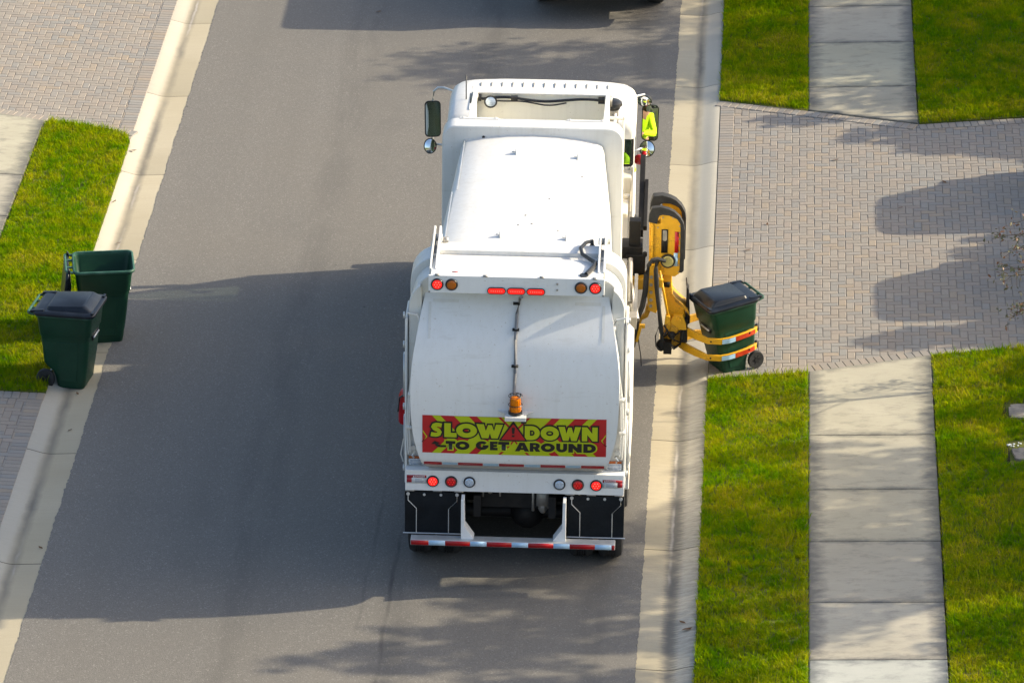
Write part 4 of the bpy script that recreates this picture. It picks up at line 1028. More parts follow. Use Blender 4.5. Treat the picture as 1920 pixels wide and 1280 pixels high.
for x in (-.216, .0, .216):
    y = yb(3.545) - .002; st = lambda r, h: [(x + sx*(.062) + r*math.cos(R(a)), y - h, 3.545 + r*math.sin(R(a))) for sx, a0 in ((1, -90), (-1, 90)) for a in np.linspace(a0, a0 + 180, 9)]
    o = tb(MB().loft([st(.040, 0), st(.040, .012), st(.031, .014)]), 'brake_lamp', M['black']); tb(MB().loft([st(.031, .012), st(.028, .018), st(.001, .019)]), 'lens', M['lamp_on'], o, smooth=60)
    mb = MB()
    for k in range(6): mb.box(x - .062 + k*.0235, x - .055 + k*.0235, y - .022, y - .017, 3.538, 3.553)
    tb(mb, 'led', M['led'], o)
for s in (-1, 1):
    xo = s*1.19; a, b = sorted((xo, s*1.02)); y = -6.724
    st_ = tb(MB().box(a, b, -6.727, -6.72, 1.322, 1.40), 'warning_sticker', M['sticker'])
    tb(MB().box(a, b, -6.7285, -6.726, 1.405, 1.435), 'sticker_header', M['orange_sticker'], st_)
    mb = MB()
    for k, f in enumerate((.72, .9, .8, .85)): mb.box((a+b)/2 - (b-a)/2*f, (a+b)/2 + (b-a)/2*f, -6.7285, -6.726, 1.333 + k*.016, 1.340 + k*.016)
    tbs(mb, 'sticker_print', M['ink'], st_)
    a, b = sorted((s*1.205, s*.985)); e0, e1 = sorted((s*1.205, s*1.15))
    d = tb(MB().box(a, b, -6.8425, -6.838, 1.152, 1.255), 'danger_sticker', M['sticker'])
    tb(MB().box(a, b, -6.844, -6.842, 1.222, 1.255).box(e0, e1, -6.844, -6.842, 1.165, 1.2215), 'sticker_header', M['stickerred'], d)
    mb = MB(); m0, m1 = sorted((s*1.14, s*.995))
    for k, f in enumerate((.85, .9, .7)): mb.box(m0 + .03, m0 + .03 + (m1 - m0 - .04)*f, -6.844, -6.842, 1.168 + k*.015, 1.173 + k*.015)
    tbs(mb, 'sticker_print', M['ink'], d)
    P, F = glyphs('DANGER', 0, 1, 0, 1, .02, 0, 1.1); px = [p[0] for p in P]; pz = [p[1] for p in P]
    l0 = m0 + .03; l1 = m1 - .005
    mb = MB().add([(l0 + (p[0]-min(px))/(max(px)-min(px))*(l1-l0), -6.8455, 1.228 + (p[1]-min(pz))/(max(pz)-min(pz))*.021) for p in P], F)
    mb.add([(m0 + .003, -6.8455, 1.228), (m0 + .025, -6.8455, 1.228), (m0 + .014, -6.8455, 1.25)], [(0, 1, 2)])
    tb(mb, 'sticker_lettering', M['sticker'], d)
    # hydraulic lines and clamps down the side of the gate
    xs_ = s*1.10
    mb = MB()
    pth = [(s*1.21, -6.74, 3.17), (s*1.10, -6.75, 3.15), (s*1.06, -6.75, 3.05), (s*1.10, -6.76, 2.7), (s*1.17, -6.76, 2.2), (s*1.185, -6.76, 1.8), (s*1.17, -6.76, 1.5)]
    mb.tube(pth, .012, 6); mb.tube([(x + s*.022, y, z - .03) for x, y, z in pth[2:]], .010, 6)
    ln = tb(mb, 'brake_line', M['white'])
    mb = MB()
    for i in (2, 3, 4, 5): x, y, z = pth[i]; mb.box(x - .03, x + .04, y - .018, y + .02, z - .02, z + .02)
    tb(mb, 'line_clamp', M['white'], ln)
    mb = MB().tube([(s*1.15, -6.745, 1.55), (s*1.12, -6.76, 1.50), (s*1.15, -6.765, 1.46), (s*1.13, -6.76, 1.43)], .012, 6).lathe([(.03, -.02), (.03, .02)], (s*1.14, -6.75, 1.55), 'y', 10)
    mb.box(s*1.236, s*1.25, -6.70, -6.62, 1.30, 1.9); mb.tube([(s*1.25, -6.68, 1.62), (s*1.28, -6.7, 1.45), (s*1.255, -6.7, 1.35)], .008, 5); mb.box(s*1.236, s*1.262, -6.6, -6.5, 2.1, 2.6)
    for z in (1.25, 2.0, 2.75, 3.1): mb.box(s*1.236, s*1.256, -6.73, -6.68, z, z + .06)
    tbs(mb, 'latch', M['galv'])
tb(MB().lathe([(.001, .40), (.05, .39), (.075, .33), (.08, .28), (.08, 0), (.07, -.02)], (-1.34, -4.9, 1.05), 'z', 20), 'fire_extinguisher', M['redplastic'])
tb(MB().box(-1.28, -1.2, -4.95, -4.85, 1.0, 1.5).tube([(-1.34, -4.98, 1.42), (-1.40, -4.99, 1.38), (-1.42, -4.98, 1.2)], .012, 6), 'extinguisher_bracket', M['black'])

# mud flaps with wire stays
for s in (-1, 1):
    a, b = s*.605, s*1.228
    n = 6; secs = []
    for k in range(n + 1):
        z = .53 + (1.035 - .53)*k/n; y = -6.80 + .012*math.sin(k*1.1); secs.append([(a, y - .006, z), (b, y - .006, z), (b, y + .006, z), (a, y + .006, z)])
    fl = tb(MB().loft(secs), 'mud_flap', M['flap'])
    w_ = abs(b - a); X = lambda f: min(a, b) + w_*f; mb = MB()
    for f0, f1 in ((.06, .21), (.94, .79)):
        mb.tube([(X(f0), -6.815, 1.01), (X(f0), -6.83, .94), (X(f1), -6.83, .84), (X(f1), -6.83, .54)], .005, 5)
        mb.lathe([(.02, -.012), (.02, 0), (.001, -.014)], (X(f0), -6.812, 1.012), 'y', 10)
    mb.tube([(X(-.03), -6.83, .537), (X(1.03), -6.83, .537)], .007, 6)
    for f in (.35, .65): mb.lathe([(.001, -.012), (.015, -.010), (.017, 0)], (X(f), -6.812, 1.005), 'y', 10)
    tb(mb, 'flap_stay', M['galv'], fl)
# under-ride bar
mb = MB()
for s in (-1, 1): mb.prism([(s*.55, 1.06), (s*.585, 1.06), (s*.585, .585), (s*.44, .585), (s*.545, .74)], 'y', -7.06, -6.90); 
br = tbs(mb, 'bar_hanger', M['white_door'], bevel=.004)
ub = tb(MB().box(-1.145, 1.14, -7.12, -6.985, .522, .590), 'under_ride_bar', M['galv'], bevel=.006)
fb = [0, .087, .168, .291, .372, .495, .576, .70, .78, .904, .985, 1.0]
for mat, odd, nm in (('tapered', 0, 'red_tape'), ('tapewhite', 1, 'white_tape')):
    mb = MB()
    for i in range(11):
        if i % 2 == odd: mb.box(-1.14 + 2.275*fb[i], -1.14 + 2.275*fb[i+1], -7.1235, -7.118, .528, .584)
    tbs(mb, nm, M[mat], ub)

# --- lift arm holding the bin
XC = 0.317
ax = lambda pts: [(x - XC, z) for x, z in pts]
arm = tb(MB().prism(ax([(1.47, 1.25), (1.68, 1.275), (1.69, 1.13), (1.47, 1.11)]), 'y', -.95, -.68).box(1.0, 1.14, -.92, -.70, 1.12, 1.24), 'lift_arm', M['yellow'], bevel=.012)
fp = ax([(1.694, 2.0), (1.70, 1.335), (2.015, 1.286), (2.078, 1.333), (2.092, 1.985), (2.078, 2.02), (2.05, 2.05), (1.985, 2.085), (1.833, 2.10), (1.833, 1.975)])
tb(MB().prism(fp, 'y', -.90, -.86), 'boom_plate', M['yellow'], arm, bevel=.006)
fp2 = [(x + .010, z + .06) for x, z in fp]; tb(MB().prism(fp2, 'y', -.62, -.58), 'boom_plate', M['yellow'], arm, bevel=.006)
core = ax([(1.72, 1.95), (1.72, 1.36), (2.0, 1.31), (2.05, 1.36), (2.06, 1.95), (1.98, 2.03), (1.85, 2.03)])
tb(MB().prism(core, 'y', -.86, -.62), 'boom_core', M['yellow_worn'], arm)
def strip(out, inn, y0, y1):
    n = len(out); V = [(x, y0, z) for x, z in out] + [(x, y0, z) for x, z in inn] + [(x, y1, z) for x, z in out] + [(x, y1, z) for x, z in inn]; F = []
    for i in range(n - 1): F += [(i, i+1, n+i+1, n+i), (2*n+i, 3*n+i, 3*n+i+1, 2*n+i+1), (i, 2*n+i, 2*n+i+1, i+1), (n+i, n+i+1, 3*n+i+1, 3*n+i)]
    F += [(0, n, 3*n, 2*n), (n-1, 3*n-1, 4*n-1, 2*n-1)]; return V, F
go = ax([(1.682, 2.0), (1.688, 2.09), (1.72, 2.185), (1.83, 2.20), (1.93, 2.175), (2.0, 2.14), (2.07, 2.07), (2.115, 1.985), (2.128, 1.9), (2.127, 1.374), (2.10, 1.345)])
gi = ax([(1.79, 1.975), (1.80, 2.04), (1.815, 2.085), (1.85, 2.095), (1.93, 2.09), (1.985, 2.07), (2.035, 2.04), (2.07, 1.985), (2.076, 1.9), (2.075, 1.40), (2.07, 1.35)])
mb = MB().add(*strip(go, gi, -.92, -.84)); mb.add(*strip([(x + .012, z + .06) for x, z in go], [(x + .012, z + .06) for x, z in gi], -.68, -.56))
tb(mb, 'rubber_guard', M['rubber'], arm, bevel=.008, smooth=45)
tb(MB().prism(ax([(1.845, 1.905), (1.923, 1.905), (1.923, 1.60), (1.845, 1.60)]), 'y', -.912, -.90), 'slot', M['darksteel'], arm)
mb = MB().prism(rrect(1.862 - XC, 1.912 - XC, 1.76, 1.90, .02, 4), 'y', -.918, -.912); tb(mb, 'slot_insert', M['steel'], arm)
mb = MB().box(2.008 - XC, 2.056 - XC, -.908, -.90, 1.605, 1.878); tb(mb, 'red_tape', M['tapered'], arm); tb(MB().box(2.0 - XC, 2.048 - XC, -.908, -.90, 1.43, 1.60), 'white_tape', M['tapewhite'], arm)
mb = MB().lathe([(.001, -.05), (.06, -.05), (.07, -.035), (.07, 0)], (1.93 - XC, -.90, 1.497), 'y', 22).box(1.895 - XC, 1.965 - XC, -.956, -.95, 1.49, 1.504).box(1.923 - XC, 1.937 - XC, -.956, -.95, 1.462, 1.532); tb(mb, 'pivot_cap', paint('faded_yellow_cap', (.42, .37, .13), .5, 0, .2, 12, (.12, .1, .05), .6), arm)
tb(MB().lathe([(.068, -.03), (.088, -.03), (.092, 0), (.068, 0)], (1.93 - XC, -.90, 1.497), 'y', 22), 'pivot_ring', M['black'], arm)
mb = MB()
for k in range(8): mb.lathe([(.001, -.012), (.008, -.012), (.009, 0)], (2.062 - XC + .003*k/8, -.905, 1.36 + k*.085), 'y', 6)
for x, z in ((1.86, 2.06), (1.98, 2.06), (1.80, 1.93), (1.775, 1.40)): mb.lathe([(.001, -.012), (.009, -.012), (.010, 0)], (x - XC, -.905, z), 'y', 6)
tb(mb, 'bolt', M['steel'], arm)
tb(MB().prism(ax([(1.705, 1.30), (1.80, 1.29), (1.80, 1.34), (1.705, 1.36)]), 'y', -.915, -.88).prism(ax([(1.72, 1.97), (1.72, 1.38), (1.75, 1.375), (1.75, 1.97)]), 'y', -.93, -.90), 'boom_rib', M['yellow'], arm, bevel=.006)
# hanging links
tb(MB().prism(ax([(1.711, 1.46), (1.815, 1.46), (1.823, 1.22), (1.825, .90), (1.80, .82), (1.699, .86), (1.676, 1.25)]), 'y', -.96, -.90), 'link_plate', M['yellow'], arm, bevel=.008)
mb = MB()
for z in (1.30, 1.20, 1.10, 1.0, .92): mb.lathe([(.001, -.016), (.02, -.014), (.022, 0)], (1.733 - XC, -.962, z), 'y', 8)
tb(mb, 'bolt', M['steel'], arm)
tb(MB().prism(ax([(1.875, 1.31), (1.985, 1.29), (1.985, 1.16), (2.0, 1.04), (2.06, .95), (2.14, .87), (2.165, .72), (2.13, .615), (1.95, .615), (1.94, .76), (1.86, 1.10)]), 'y', -.86, -.66), 'forearm', M['yellow'], arm, bevel=.012)
tb(MB().prism(ax([(1.99, 1.06), (2.05, .99), (2.19, .86), (2.21, .78), (2.14, .86), (2.03, .96)]), 'y', -.90, -.62), 'forearm_guard', M['yellow_worn'], arm)
tb(MB().prism(ax([(1.875, 1.20), (1.965, 1.20), (1.955, 1.13), (1.88, 1.135)]), 'y', -.868, -.85), 'slot', M['darksteel'], arm)
tb(MB().tube([(1.835 - XC, -1.0, 1.40), (1.95 - XC, -1.0, .80)], .016, 8), 'cylinder_rod', M['yellow'], arm)
mb = MB()
for (x, z) in ((1.845, 1.24), (1.94, .76)): mb.prism(ax([(x - .035, z - .05), (x + .03, z - .055), (x + .035, z + .05), (x - .02, z + .065)]), 'y', -1.03, -.95)
tbs(mb, 'rod_end', M['yellow'], arm, bevel=.006)
tb(MB().prism(ax([(2.02, .80), (2.13, .80), (2.17, .70), (2.18, .62), (1.93, .60), (1.93, .66)]), 'y', -.98, -.90).lathe([(.001, -.04), (.024, -.04), (.026, 0)], (2.09 - XC, -.98, .755), 'y', 10), 'knuckle_plate', M['yellow'], arm, bevel=.008)
tb(MB().prism(ax([(1.68, .90), (1.74, .85), (1.70, .74), (1.63, .70), (1.615, .64), (1.555, .50), (1.575, .60), (1.60, .72), (1.66, .78)]), 'y', -.90, -.82), 'lower_link', M['yellow_worn'], arm, bevel=.006)
tbs(MB().prism(ax([(1.555, .49), (1.585, .48), (1.63, .66), (1.60, .70)]), 'y', -1.08, -1.0).box(1.60 - XC, 1.67 - XC, -1.06, -1.0, .66, .70), 'hose_guide', M['yellow'], arm, bevel=.004)
# gripper head: dirty block with hoses, two fingers round the bin
tb(MB().prism(ax([(1.93, .60), (2.14, .60), (2.18, .48), (2.06, .36), (1.96, .32), (1.85, .36), (1.86, .46)]), 'y', -.88, -.62).prism(ax([(1.99, .70), (2.08, .64), (2.04, .50), (1.95, .5)]), 'y', -1.0, -.88), 'gripper_head', M['yellow_worn'], arm, bevel=.012)
mb = MB().box(1.90 - XC, 2.0 - XC, -1.0, -.86, .30, .46).box(2.10 - XC, 2.19 - XC, -.95, -.75, .44, .74).ell((1.87 - XC, -.95, .40), (.06, .06, .08), 12, 8).ell((2.0 - XC, -1.0, .56), (.05, .05, .05), 12, 8)
mb.prism(ax([(2.165, 1.15), (2.195, 1.10), (2.215, .66), (2.165, .62)]), 'y', -.86, -.70); mb.tube([(2.17 - XC, -.8, 1.12), (2.16 - XC, -.8, 1.24)], .008, 6)
tb(mb, 'gripper_valve', M['darksteel'], arm, bevel=.006)
r2 = random.Random(3); mb = MB()
for k in range(12):
    a = (r2.uniform(1.86, 2.15) - XC, r2.uniform(-1.05, -.8), r2.uniform(.34, .7)); b = (r2.uniform(1.86, 2.15) - XC, r2.uniform(-1.05, -.8), r2.uniform(.34, .7)); m_ = ((a[0]+b[0])/2, min(a[1], b[1]) - .05, (a[2]+b[2])/2 + r2.uniform(-.08, .08))
    mb.tube([a, m_, b], .010, 6)
for pts, rad in (([(1.90, -1.0, 1.53), (1.80, -1.04, 1.575), (1.74, -1.06, 1.565), (1.695, -1.07, 1.50), (1.665, -1.07, 1.38), (1.655, -1.07, 1.15), (1.625, -1.07, .96), (1.565, -1.07, .78), (1.545, -1.07, .60), (1.53, -1.06, .46), (1.50, -1.04, .40)], .024),
                 ([(1.82, -1.02, 1.55), (1.73, -1.05, 1.53), (1.69, -1.05, 1.40), (1.68, -1.05, 1.15), (1.645, -1.05, .95), (1.585, -1.05, .78), (1.56, -1.05, .58), (1.535, -1.04, .40)], .020),
                 ([(1.84, -1.02, 1.56), (1.79, -1.05, 1.48), (1.805, -1.06, 1.30), (1.82, -1.06, 1.10), (1.85, -1.06, .85), (1.875, -1.04, .66), (1.88, -1.0, .50)], .020),
                 ([(1.80, -1.03, 1.55), (1.775, -1.05, 1.42), (1.79, -1.06, 1.2), (1.83, -1.06, .9), (1.86, -1.04, .62), (1.90, -1.0, .46)], .016),
                 ([(1.585, -1.05, .62), (1.60, -1.05, .45), (1.625, -1.05, .30), (1.635, -1.05, .16)], .006),
                 ([(1.84, -1.04, .68), (1.80, -1.04, .56), (1.81, -1.04, .42), (1.86, -1.02, .36)], .008)):
    mb.tube([(x - XC, y, z) for x, y, z in pts], rad, 8)
tb(mb, 'hydraulic_hose', M['rubber'], arm)
FING = []
def finger(z_of, y_out, th, x_start, zname):
    """band that leaves the head and wraps the bin's near face"""
    path = x_start
    secs = []
    for i, (x, y, z) in enumerate(path):
        p, n_ = path[max(0, i-1)], path[min(len(path)-1, i+1)]; dx, dy_ = n_[0]-p[0], n_[1]-p[1]; L = math.hypot(dx, dy_); nx, ny = -dy_/L*th, dx/L*th
        hh = .037 if i > 2 else .055 - .004*i
        secs.append([(x - XC + nx, y + ny, z - hh), (x - XC - nx, y - ny, z - hh), (x - XC - nx, y - ny, z + hh), (x - XC + nx, y + ny, z + hh)])
    return MB().loft(secs)
for zz, nm in ((.555, 'up'), (.335, 'lo')):
    path = [(2.08, -.80, zz + .05), (2.16, -.90, zz + .03), (2.30, -1.03, zz + .012), (2.44, -1.10, zz - .02), (2.60, -1.125, zz - .015), (2.70, -1.11, zz), (2.80, -1.065, zz + .018), (2.92, -.985, zz + .036), (3.01, -.89, zz + .048), (3.035, -.83, zz + .052)]
    fg = tb(finger(None, None, .018, path, nm), 'gripper_finger', M['yellow'], arm, bevel=.005)
    bk = [(2.08, -.72, zz + .05), (2.16, -.58, zz + .03), (2.30, -.42, zz + .012), (2.46, -.36, zz), (2.62, -.30, zz + .02), (2.75, -.30, zz + .03)]
    tb(finger(None, None, .018, bk, nm), 'gripper_finger', M['yellow_worn'], arm, bevel=.005)
    def band(x0, x1, d=.026):
        pts = []
        for x in np.linspace(x0, x1, 14):
            for i in range(len(path) - 1):
                if path[i][0] <= x <= path[i+1][0]:
                    t = (x - path[i][0]) / (path[i+1][0] - path[i][0]); y = path[i][1] + (path[i+1][1]-path[i][1])*t; z = path[i][2] + (path[i+1][2]-path[i][2])*t
                    ux0, uy0 = path[i+1][0] - path[i][0], path[i+1][1] - path[i][1]; ul = math.hypot(ux0, uy0); off = (uy0/ul*d, -ux0/ul*d)
            pts.append((x - XC + off[0], y + off[1], z))
        n = len(pts); return MB().add([(x, y, z - .030) for x, y, z in pts] + [(x, y, z + .030) for x, y, z in pts], [(i, i+1, n+i+1, n+i) for i in range(n - 1)])
    tb(band(2.615, 2.772), 'white_tape', M['tapewhite'], arm); tb(band(2.776, 3.0), 'red_tape', M['tapeworn'], arm)
    mb = MB()
    for x in (2.48, 2.64, 2.80, 2.95): mb.lathe([(.001, -.03), (.012, -.028), (.013, 0)], (x - XC, (-1.10 if x < 2.7 else -1.05 if x < 2.9 else -.97), zz + (-.02 if x < 2.7 else .03 + (x - 2.8)*.15)), 'y', 8)
    mb.ell((3.035 - XC, -.82, zz + .055), (.03, .045, .055), 10, 8)
    tbs(mb, 'finger_bolt', M['darksteel'], arm)
# ------------------------------------------------------------------ wheeled bins (front of the bin = +x)
def make_bin(name, loc, rz, label, open_lid=False):
    root = empty(name, loc, label, 'wheeled bin', 'green wheeled bins put out at the kerb', rz)
    def sec(xb, xf, hw, z, r=.07, n=5):
        return [(x, y, z) for x, y in rrect(xb, xf, -hw, hw, r, n)]
    lv = [(-.14, .215, .245, 0.0, .05), (-.15, .228, .252, .02, .06), (-.17, .246, .262, .13, .07), (-.20, .262, .270, .22, .07), (-.285, .272, .275, .285, .07), (-.315, .280, .280, .33, .07), (-.335, .315, .298, .60, .07),
          (-.340, .325, .303, .685, .07), (-.352, .343, .318, .705, .075), (-.375, .375, .335, .94, .08), (-.385, .385, .342, .965, .08)]
    shell = MB().loft([sec(*a) for a in lv], caps=False); n = len(sec(*lv[0])); shell.f.append(tuple(range(n - 1, -1, -1)))
    body = shell.build('body', M['bin'], root, smooth=50)
    so = body.modifiers.new('wall', 'SOLIDIFY'); so.thickness = .007; so.offset = -1
    out = [(-.39, .392, .348, .955, .08), (-.40, .408, .362, .96, .09), (-.405, .413, .366, .982, .09), (-.398, .406, .358, .996, .09), (-.382, .388, .338, .994, .08), (-.377, .380, .334, .955, .08)]
    MB().loft([sec(*a) for a in out], caps=False).build('rim', M['bin_edge'], root, smooth=70)
    # shallow panels pressed into the sides
    for s in (-1, 1):
        mb = MB(); mb.loft([[(x0, s*(y0), z), (x1, s*(y0), z), (x1, s*(y0 + .008), z), (x0, s*(y0 + .008), z)] for x0, x1, y0, z in ((-.10, .13, .262, .10), (-.12, .16, .279, .40), (-.13, .18, .297, .62))])
        mb.build('side_panel', M['bin'], root, bevel=.006)
    # grab bar recess at the front
    MB().prism([(-.13, .60), (.13, .60), (.15, .68), (-.15, .68)], 'x', .322, .333).build('grab_recess', M['black'], root)
    MB().tube([(.345, -.12, .645), (.345, .12, .645)], .012, 8).build('grab_bar', M['galv'], root)
    # handle
    mb = MB().tube([(-.40, -.30, .972), (-.475, -.30, .985), (-.495, -.27, .988), (-.495, .27, .988), (-.475, .30, .985), (-.40, .30, .972)], .017, 8)
    for y in (-.12, .12): mb.box(-.49, -.39, y - .018, y + .018, .965, .985)
    mb.build('handle', M['bin_edge'], root)
    for s in (-1, 1):
        wv = MB(); yc = s*.285
        wv.lathe([(.07, -.024), (.115, -.027), (.125, -.015), (.125, .015), (.115, .027), (.07, .024)], (-.285, yc, .127), 'y', 30)
        wheel_ = wv.build('wheel', M['rubber'], root, smooth=50)
        hub = MB().lathe([(.001, -.016), (.085, -.012), (.095, 0), (.085, .012), (.001, .016)], (-.285, yc, .127), 'y', 24)
        for k in range(6):
            a = math.pi*k/3; c_, s_ = math.cos(a), math.sin(a); p = lambda r, t: (-.285 + r*c_ - t*s_, .127 + r*s_ + t*c_)
            for sy in (-1, 1):
                A = [p(.025, -.014), p(.09, -.009), p(.09, .009), p(.025, .014)]
                hub.add([(x, yc + sy*.013, z) for x, z in A] + [(x, yc + sy*.024, z) for x, z in A], [(0,1,2,3), (4,5,6,7), (0,1,5,4), (1,2,6,5), (2,3,7,6), (3,0,4,7)])
        hub.lathe([(.001, -.03), (.028, -.03), (.03, .03), (.001, .03)], (-.285, yc, .127), 'y', 14)
        hub.build('hub', M['black'], wheel_)
    MB().tube([(-.285, -.28, .127), (-.285, .28, .127)], .012, 8).build('axle', M['galv'], root)
    # lid about its hinge at the back
    lidm = MB()
    def ls(x0, x1, hw, z, r=.07): return [(x, y, z) for x, y in rrect(x0, x1, -hw, hw, r, 5)]
    lidm.loft([ls(.02, .845, .368, -.025, .09), ls(.0, .85, .374, .0, .09), ls(.0, .848, .372, .012, .09), ls(.02, .83, .352, .026, .085), ls(.05, .80, .325, .032, .08)])
    tp = []
    for x0, x1, hw, z in ((.16, .80, .30, .028), (.17, .775, .285, .05), (.185, .70, .262, .092), (.20, .68, .25, .098)): tp.append([(x, y, z - (.03 * (1 - (x - x0)/(x1 - x0)) if z > .04 else 0)) for x, y in rrect(x0, x1, -hw, hw, .05, 5)])
    lidm.loft(tp)
    for s in (-1, 1):
        lidm.prism([(-.05, .0), (.15, .012), (.16, .045), (-.02, .03)], 'y', s*.30 - .025, s*.30 + .025)
        lidm.box(.795, .83, s*.29 - .045, s*.29 + .045, .02, .045)
    lid = lidm.build('lid', M['lid'], root, smooth=45, bevel=.006)
    lid.location = (-.425, 0, 1.0)
    if open_lid: lid.location = (-.47, 0, .985); lid.rotation_euler = (0, R(-262), 0)
    return root
b1 = make_bin('wheeled_bin', (-5.31, -1.50, .0), -.13, 'dark green bin with closed black lid on the left kerb, before the open one')
b1.scale = (.92, .97, 1.0)
b2 = make_bin('wheeled_bin', (-5.09, -.06, .0), .16, 'dark green wheeled bin standing open with its lid thrown back, behind the closed one', True)
b3 = make_bin('wheeled_bin', (2.725, -.74, .05), math.pi + .48, 'green wheeled bin clamped and tipped by the two yellow fingers of the truck arm')
b2.scale = (.94, .98, 1.0); b3.scale = (.84, .87, .93)
b3.rotation_euler = (0, R(6.0), math.pi + .48)

# ------------------------------------------------------------------ driver
def figure(name, loc, label):
    root = empty(name, loc, label, 'person')
    J = {'pel': (0, 0, .10), 'sp': (0, .0, .32), 'ch': (0.02, .03, .52), 'nk': (.03, .05, .66), 'hd': (.04, .08, .80), 'ht': (.04, .09, .90),
         'sl': (-.17, .03, .58), 'el': (-.22, .18, .36), 'wl': (-.14, .42, .38), 'sr': (.19, .03, .58), 'er': (.30, .13, .36), 'wr': (.16, .40, .40),
         'hl': (-.10, .04, .06), 'kl': (-.13, .46, .08), 'al': (-.13, .52, -.36), 'fl': (-.13, .66, -.40), 'hr': (.10, .04, .06), 'kr': (.13, .46, .08), 'ar': (.13, .52, -.36), 'fr': (.13, .66, -.40)}
    rad = {'pel': .14, 'sp': .14, 'ch': .155, 'nk': .058, 'hd': .095, 'ht': .075, 'sl': .075, 'el': .052, 'wl': .034, 'sr': .075, 'er': .052, 'wr': .034, 'hl': .10, 'kl': .07, 'al': .045, 'fl': .04, 'hr': .10, 'kr': .07, 'ar': .045, 'fr': .04}
    ed = [('pel','sp'),('sp','ch'),('ch','nk'),('nk','hd'),('hd','ht'),('ch','sl'),('sl','el'),('el','wl'),('ch','sr'),('sr','er'),('er','wr'),('pel','hl'),('hl','kl'),('kl','al'),('al','fl'),('pel','hr'),('hr','kr'),('kr','ar'),('ar','fr')]
    def skin(nm, keys, edges, grow, mat, parent):
        ks = [k for k in J if k in keys]; ix = {k: i for i, k in enumerate(ks)}
        me = bpy.data.meshes.new(nm); me.from_pydata([J[k] for k in ks], [(ix[a], ix[b]) for a, b in edges if a in ix and b in ix], [])
        o = bpy.data.objects.new(nm, me); COL.objects.link(o); o.parent = parent
        md = o.modifiers.new('skin', 'SKIN'); md.use_smooth_shade = True
        for i, k in enumerate(ks): me.skin_vertices[0].data[i].radius = (rad[k]*grow, rad[k]*grow*(.8 if k in ('ch','sp','pel') else 1)); me.skin_vertices[0].data[i].use_root = (i == 0)
        su = o.modifiers.new('sub', 'SUBSURF'); su.levels = 2; su.render_levels = 2; me.materials.append(mat); return o
    # skin layer needs its custom data: made through a bmesh layer
    def ensure(me):
        bm = bmesh.new(); bm.from_mesh(me); bm.verts.layers.skin.verify(); bm.to_mesh(me); bm.free()
    global _ensure; _ensure = ensure
    def skin2(nm, keys, grow, mat, parent):
        ks = [k for k in J if k in keys]; ix = {k: i for i, k in enumerate(ks)}
        bm = bmesh.new(); L = bm.verts.layers.skin.verify(); vs = []
        for i, k in enumerate(ks):
            v = bm.verts.new(J[k]); v[L].radius = (rad[k]*grow, rad[k]*grow*(.8 if k in ('ch','sp','pel') else 1)); v[L].use_root = (i == 0); vs.append(v)
        for a, b in ed:
            if a in ix and b in ix: bm.edges.new((vs[ix[a]], vs[ix[b]]))
        me = bpy.data.meshes.new(nm); bm.to_mesh(me); bm.free(); me.materials.append(mat)
        o = bpy.data.objects.new(nm, me); COL.objects.link(o); o.parent = parent
        md = o.modifiers.new('skin', 'SKIN'); md.use_smooth_shade = True; su = o.modifiers.new('sub', 'SUBSURF'); su.levels = 2; su.render_levels = 2; return o
    skin2('body', list(J), 1.0, M['skin'], root)
    skin2('jacket', ['pel', 'sp', 'ch', 'sl', 'el', 'wl', 'sr', 'er', 'wr'], 1.13, M['hivis'], root)
    skin2('trousers', ['pel', 'hl', 'kl', 'al', 'hr', 'kr', 'ar'], 1.12, M['trouser'], root)
    MB().ell((.04, .065, .875), (.098, .105, .085), 16, 10).build('hair', M['hair'], root, smooth=80)
    hm = MB()
    for s, (wx, wy, wz) in ((-1, J['wl']), (1, J['wr'])):
        hm.ell((wx, wy + .05, wz), (.04, .055, .022), 12, 8)
        for k in range(4): x = wx - .03 + k*.02; hm.tube([(x, wy + .08, wz + .005), (x, wy + .115, wz + .01), (x, wy + .13, wz - .015), (x, wy + .115, wz - .035)], .009, 6, [.010, .009, .008, .007])
        hm.tube([(wx - s*.035, wy + .03, wz), (wx - s*.06, wy + .065, wz - .01), (wx - s*.05, wy + .09, wz - .025)], .010, 6)
    hm.build('hands', M['skin'], root, smooth=70)
    return root
XC = 0.292
figure('person', (XC + .86, 1.15, 1.44), 'driver in a bright yellow-green safety jacket seated behind the glass of the truck cab')

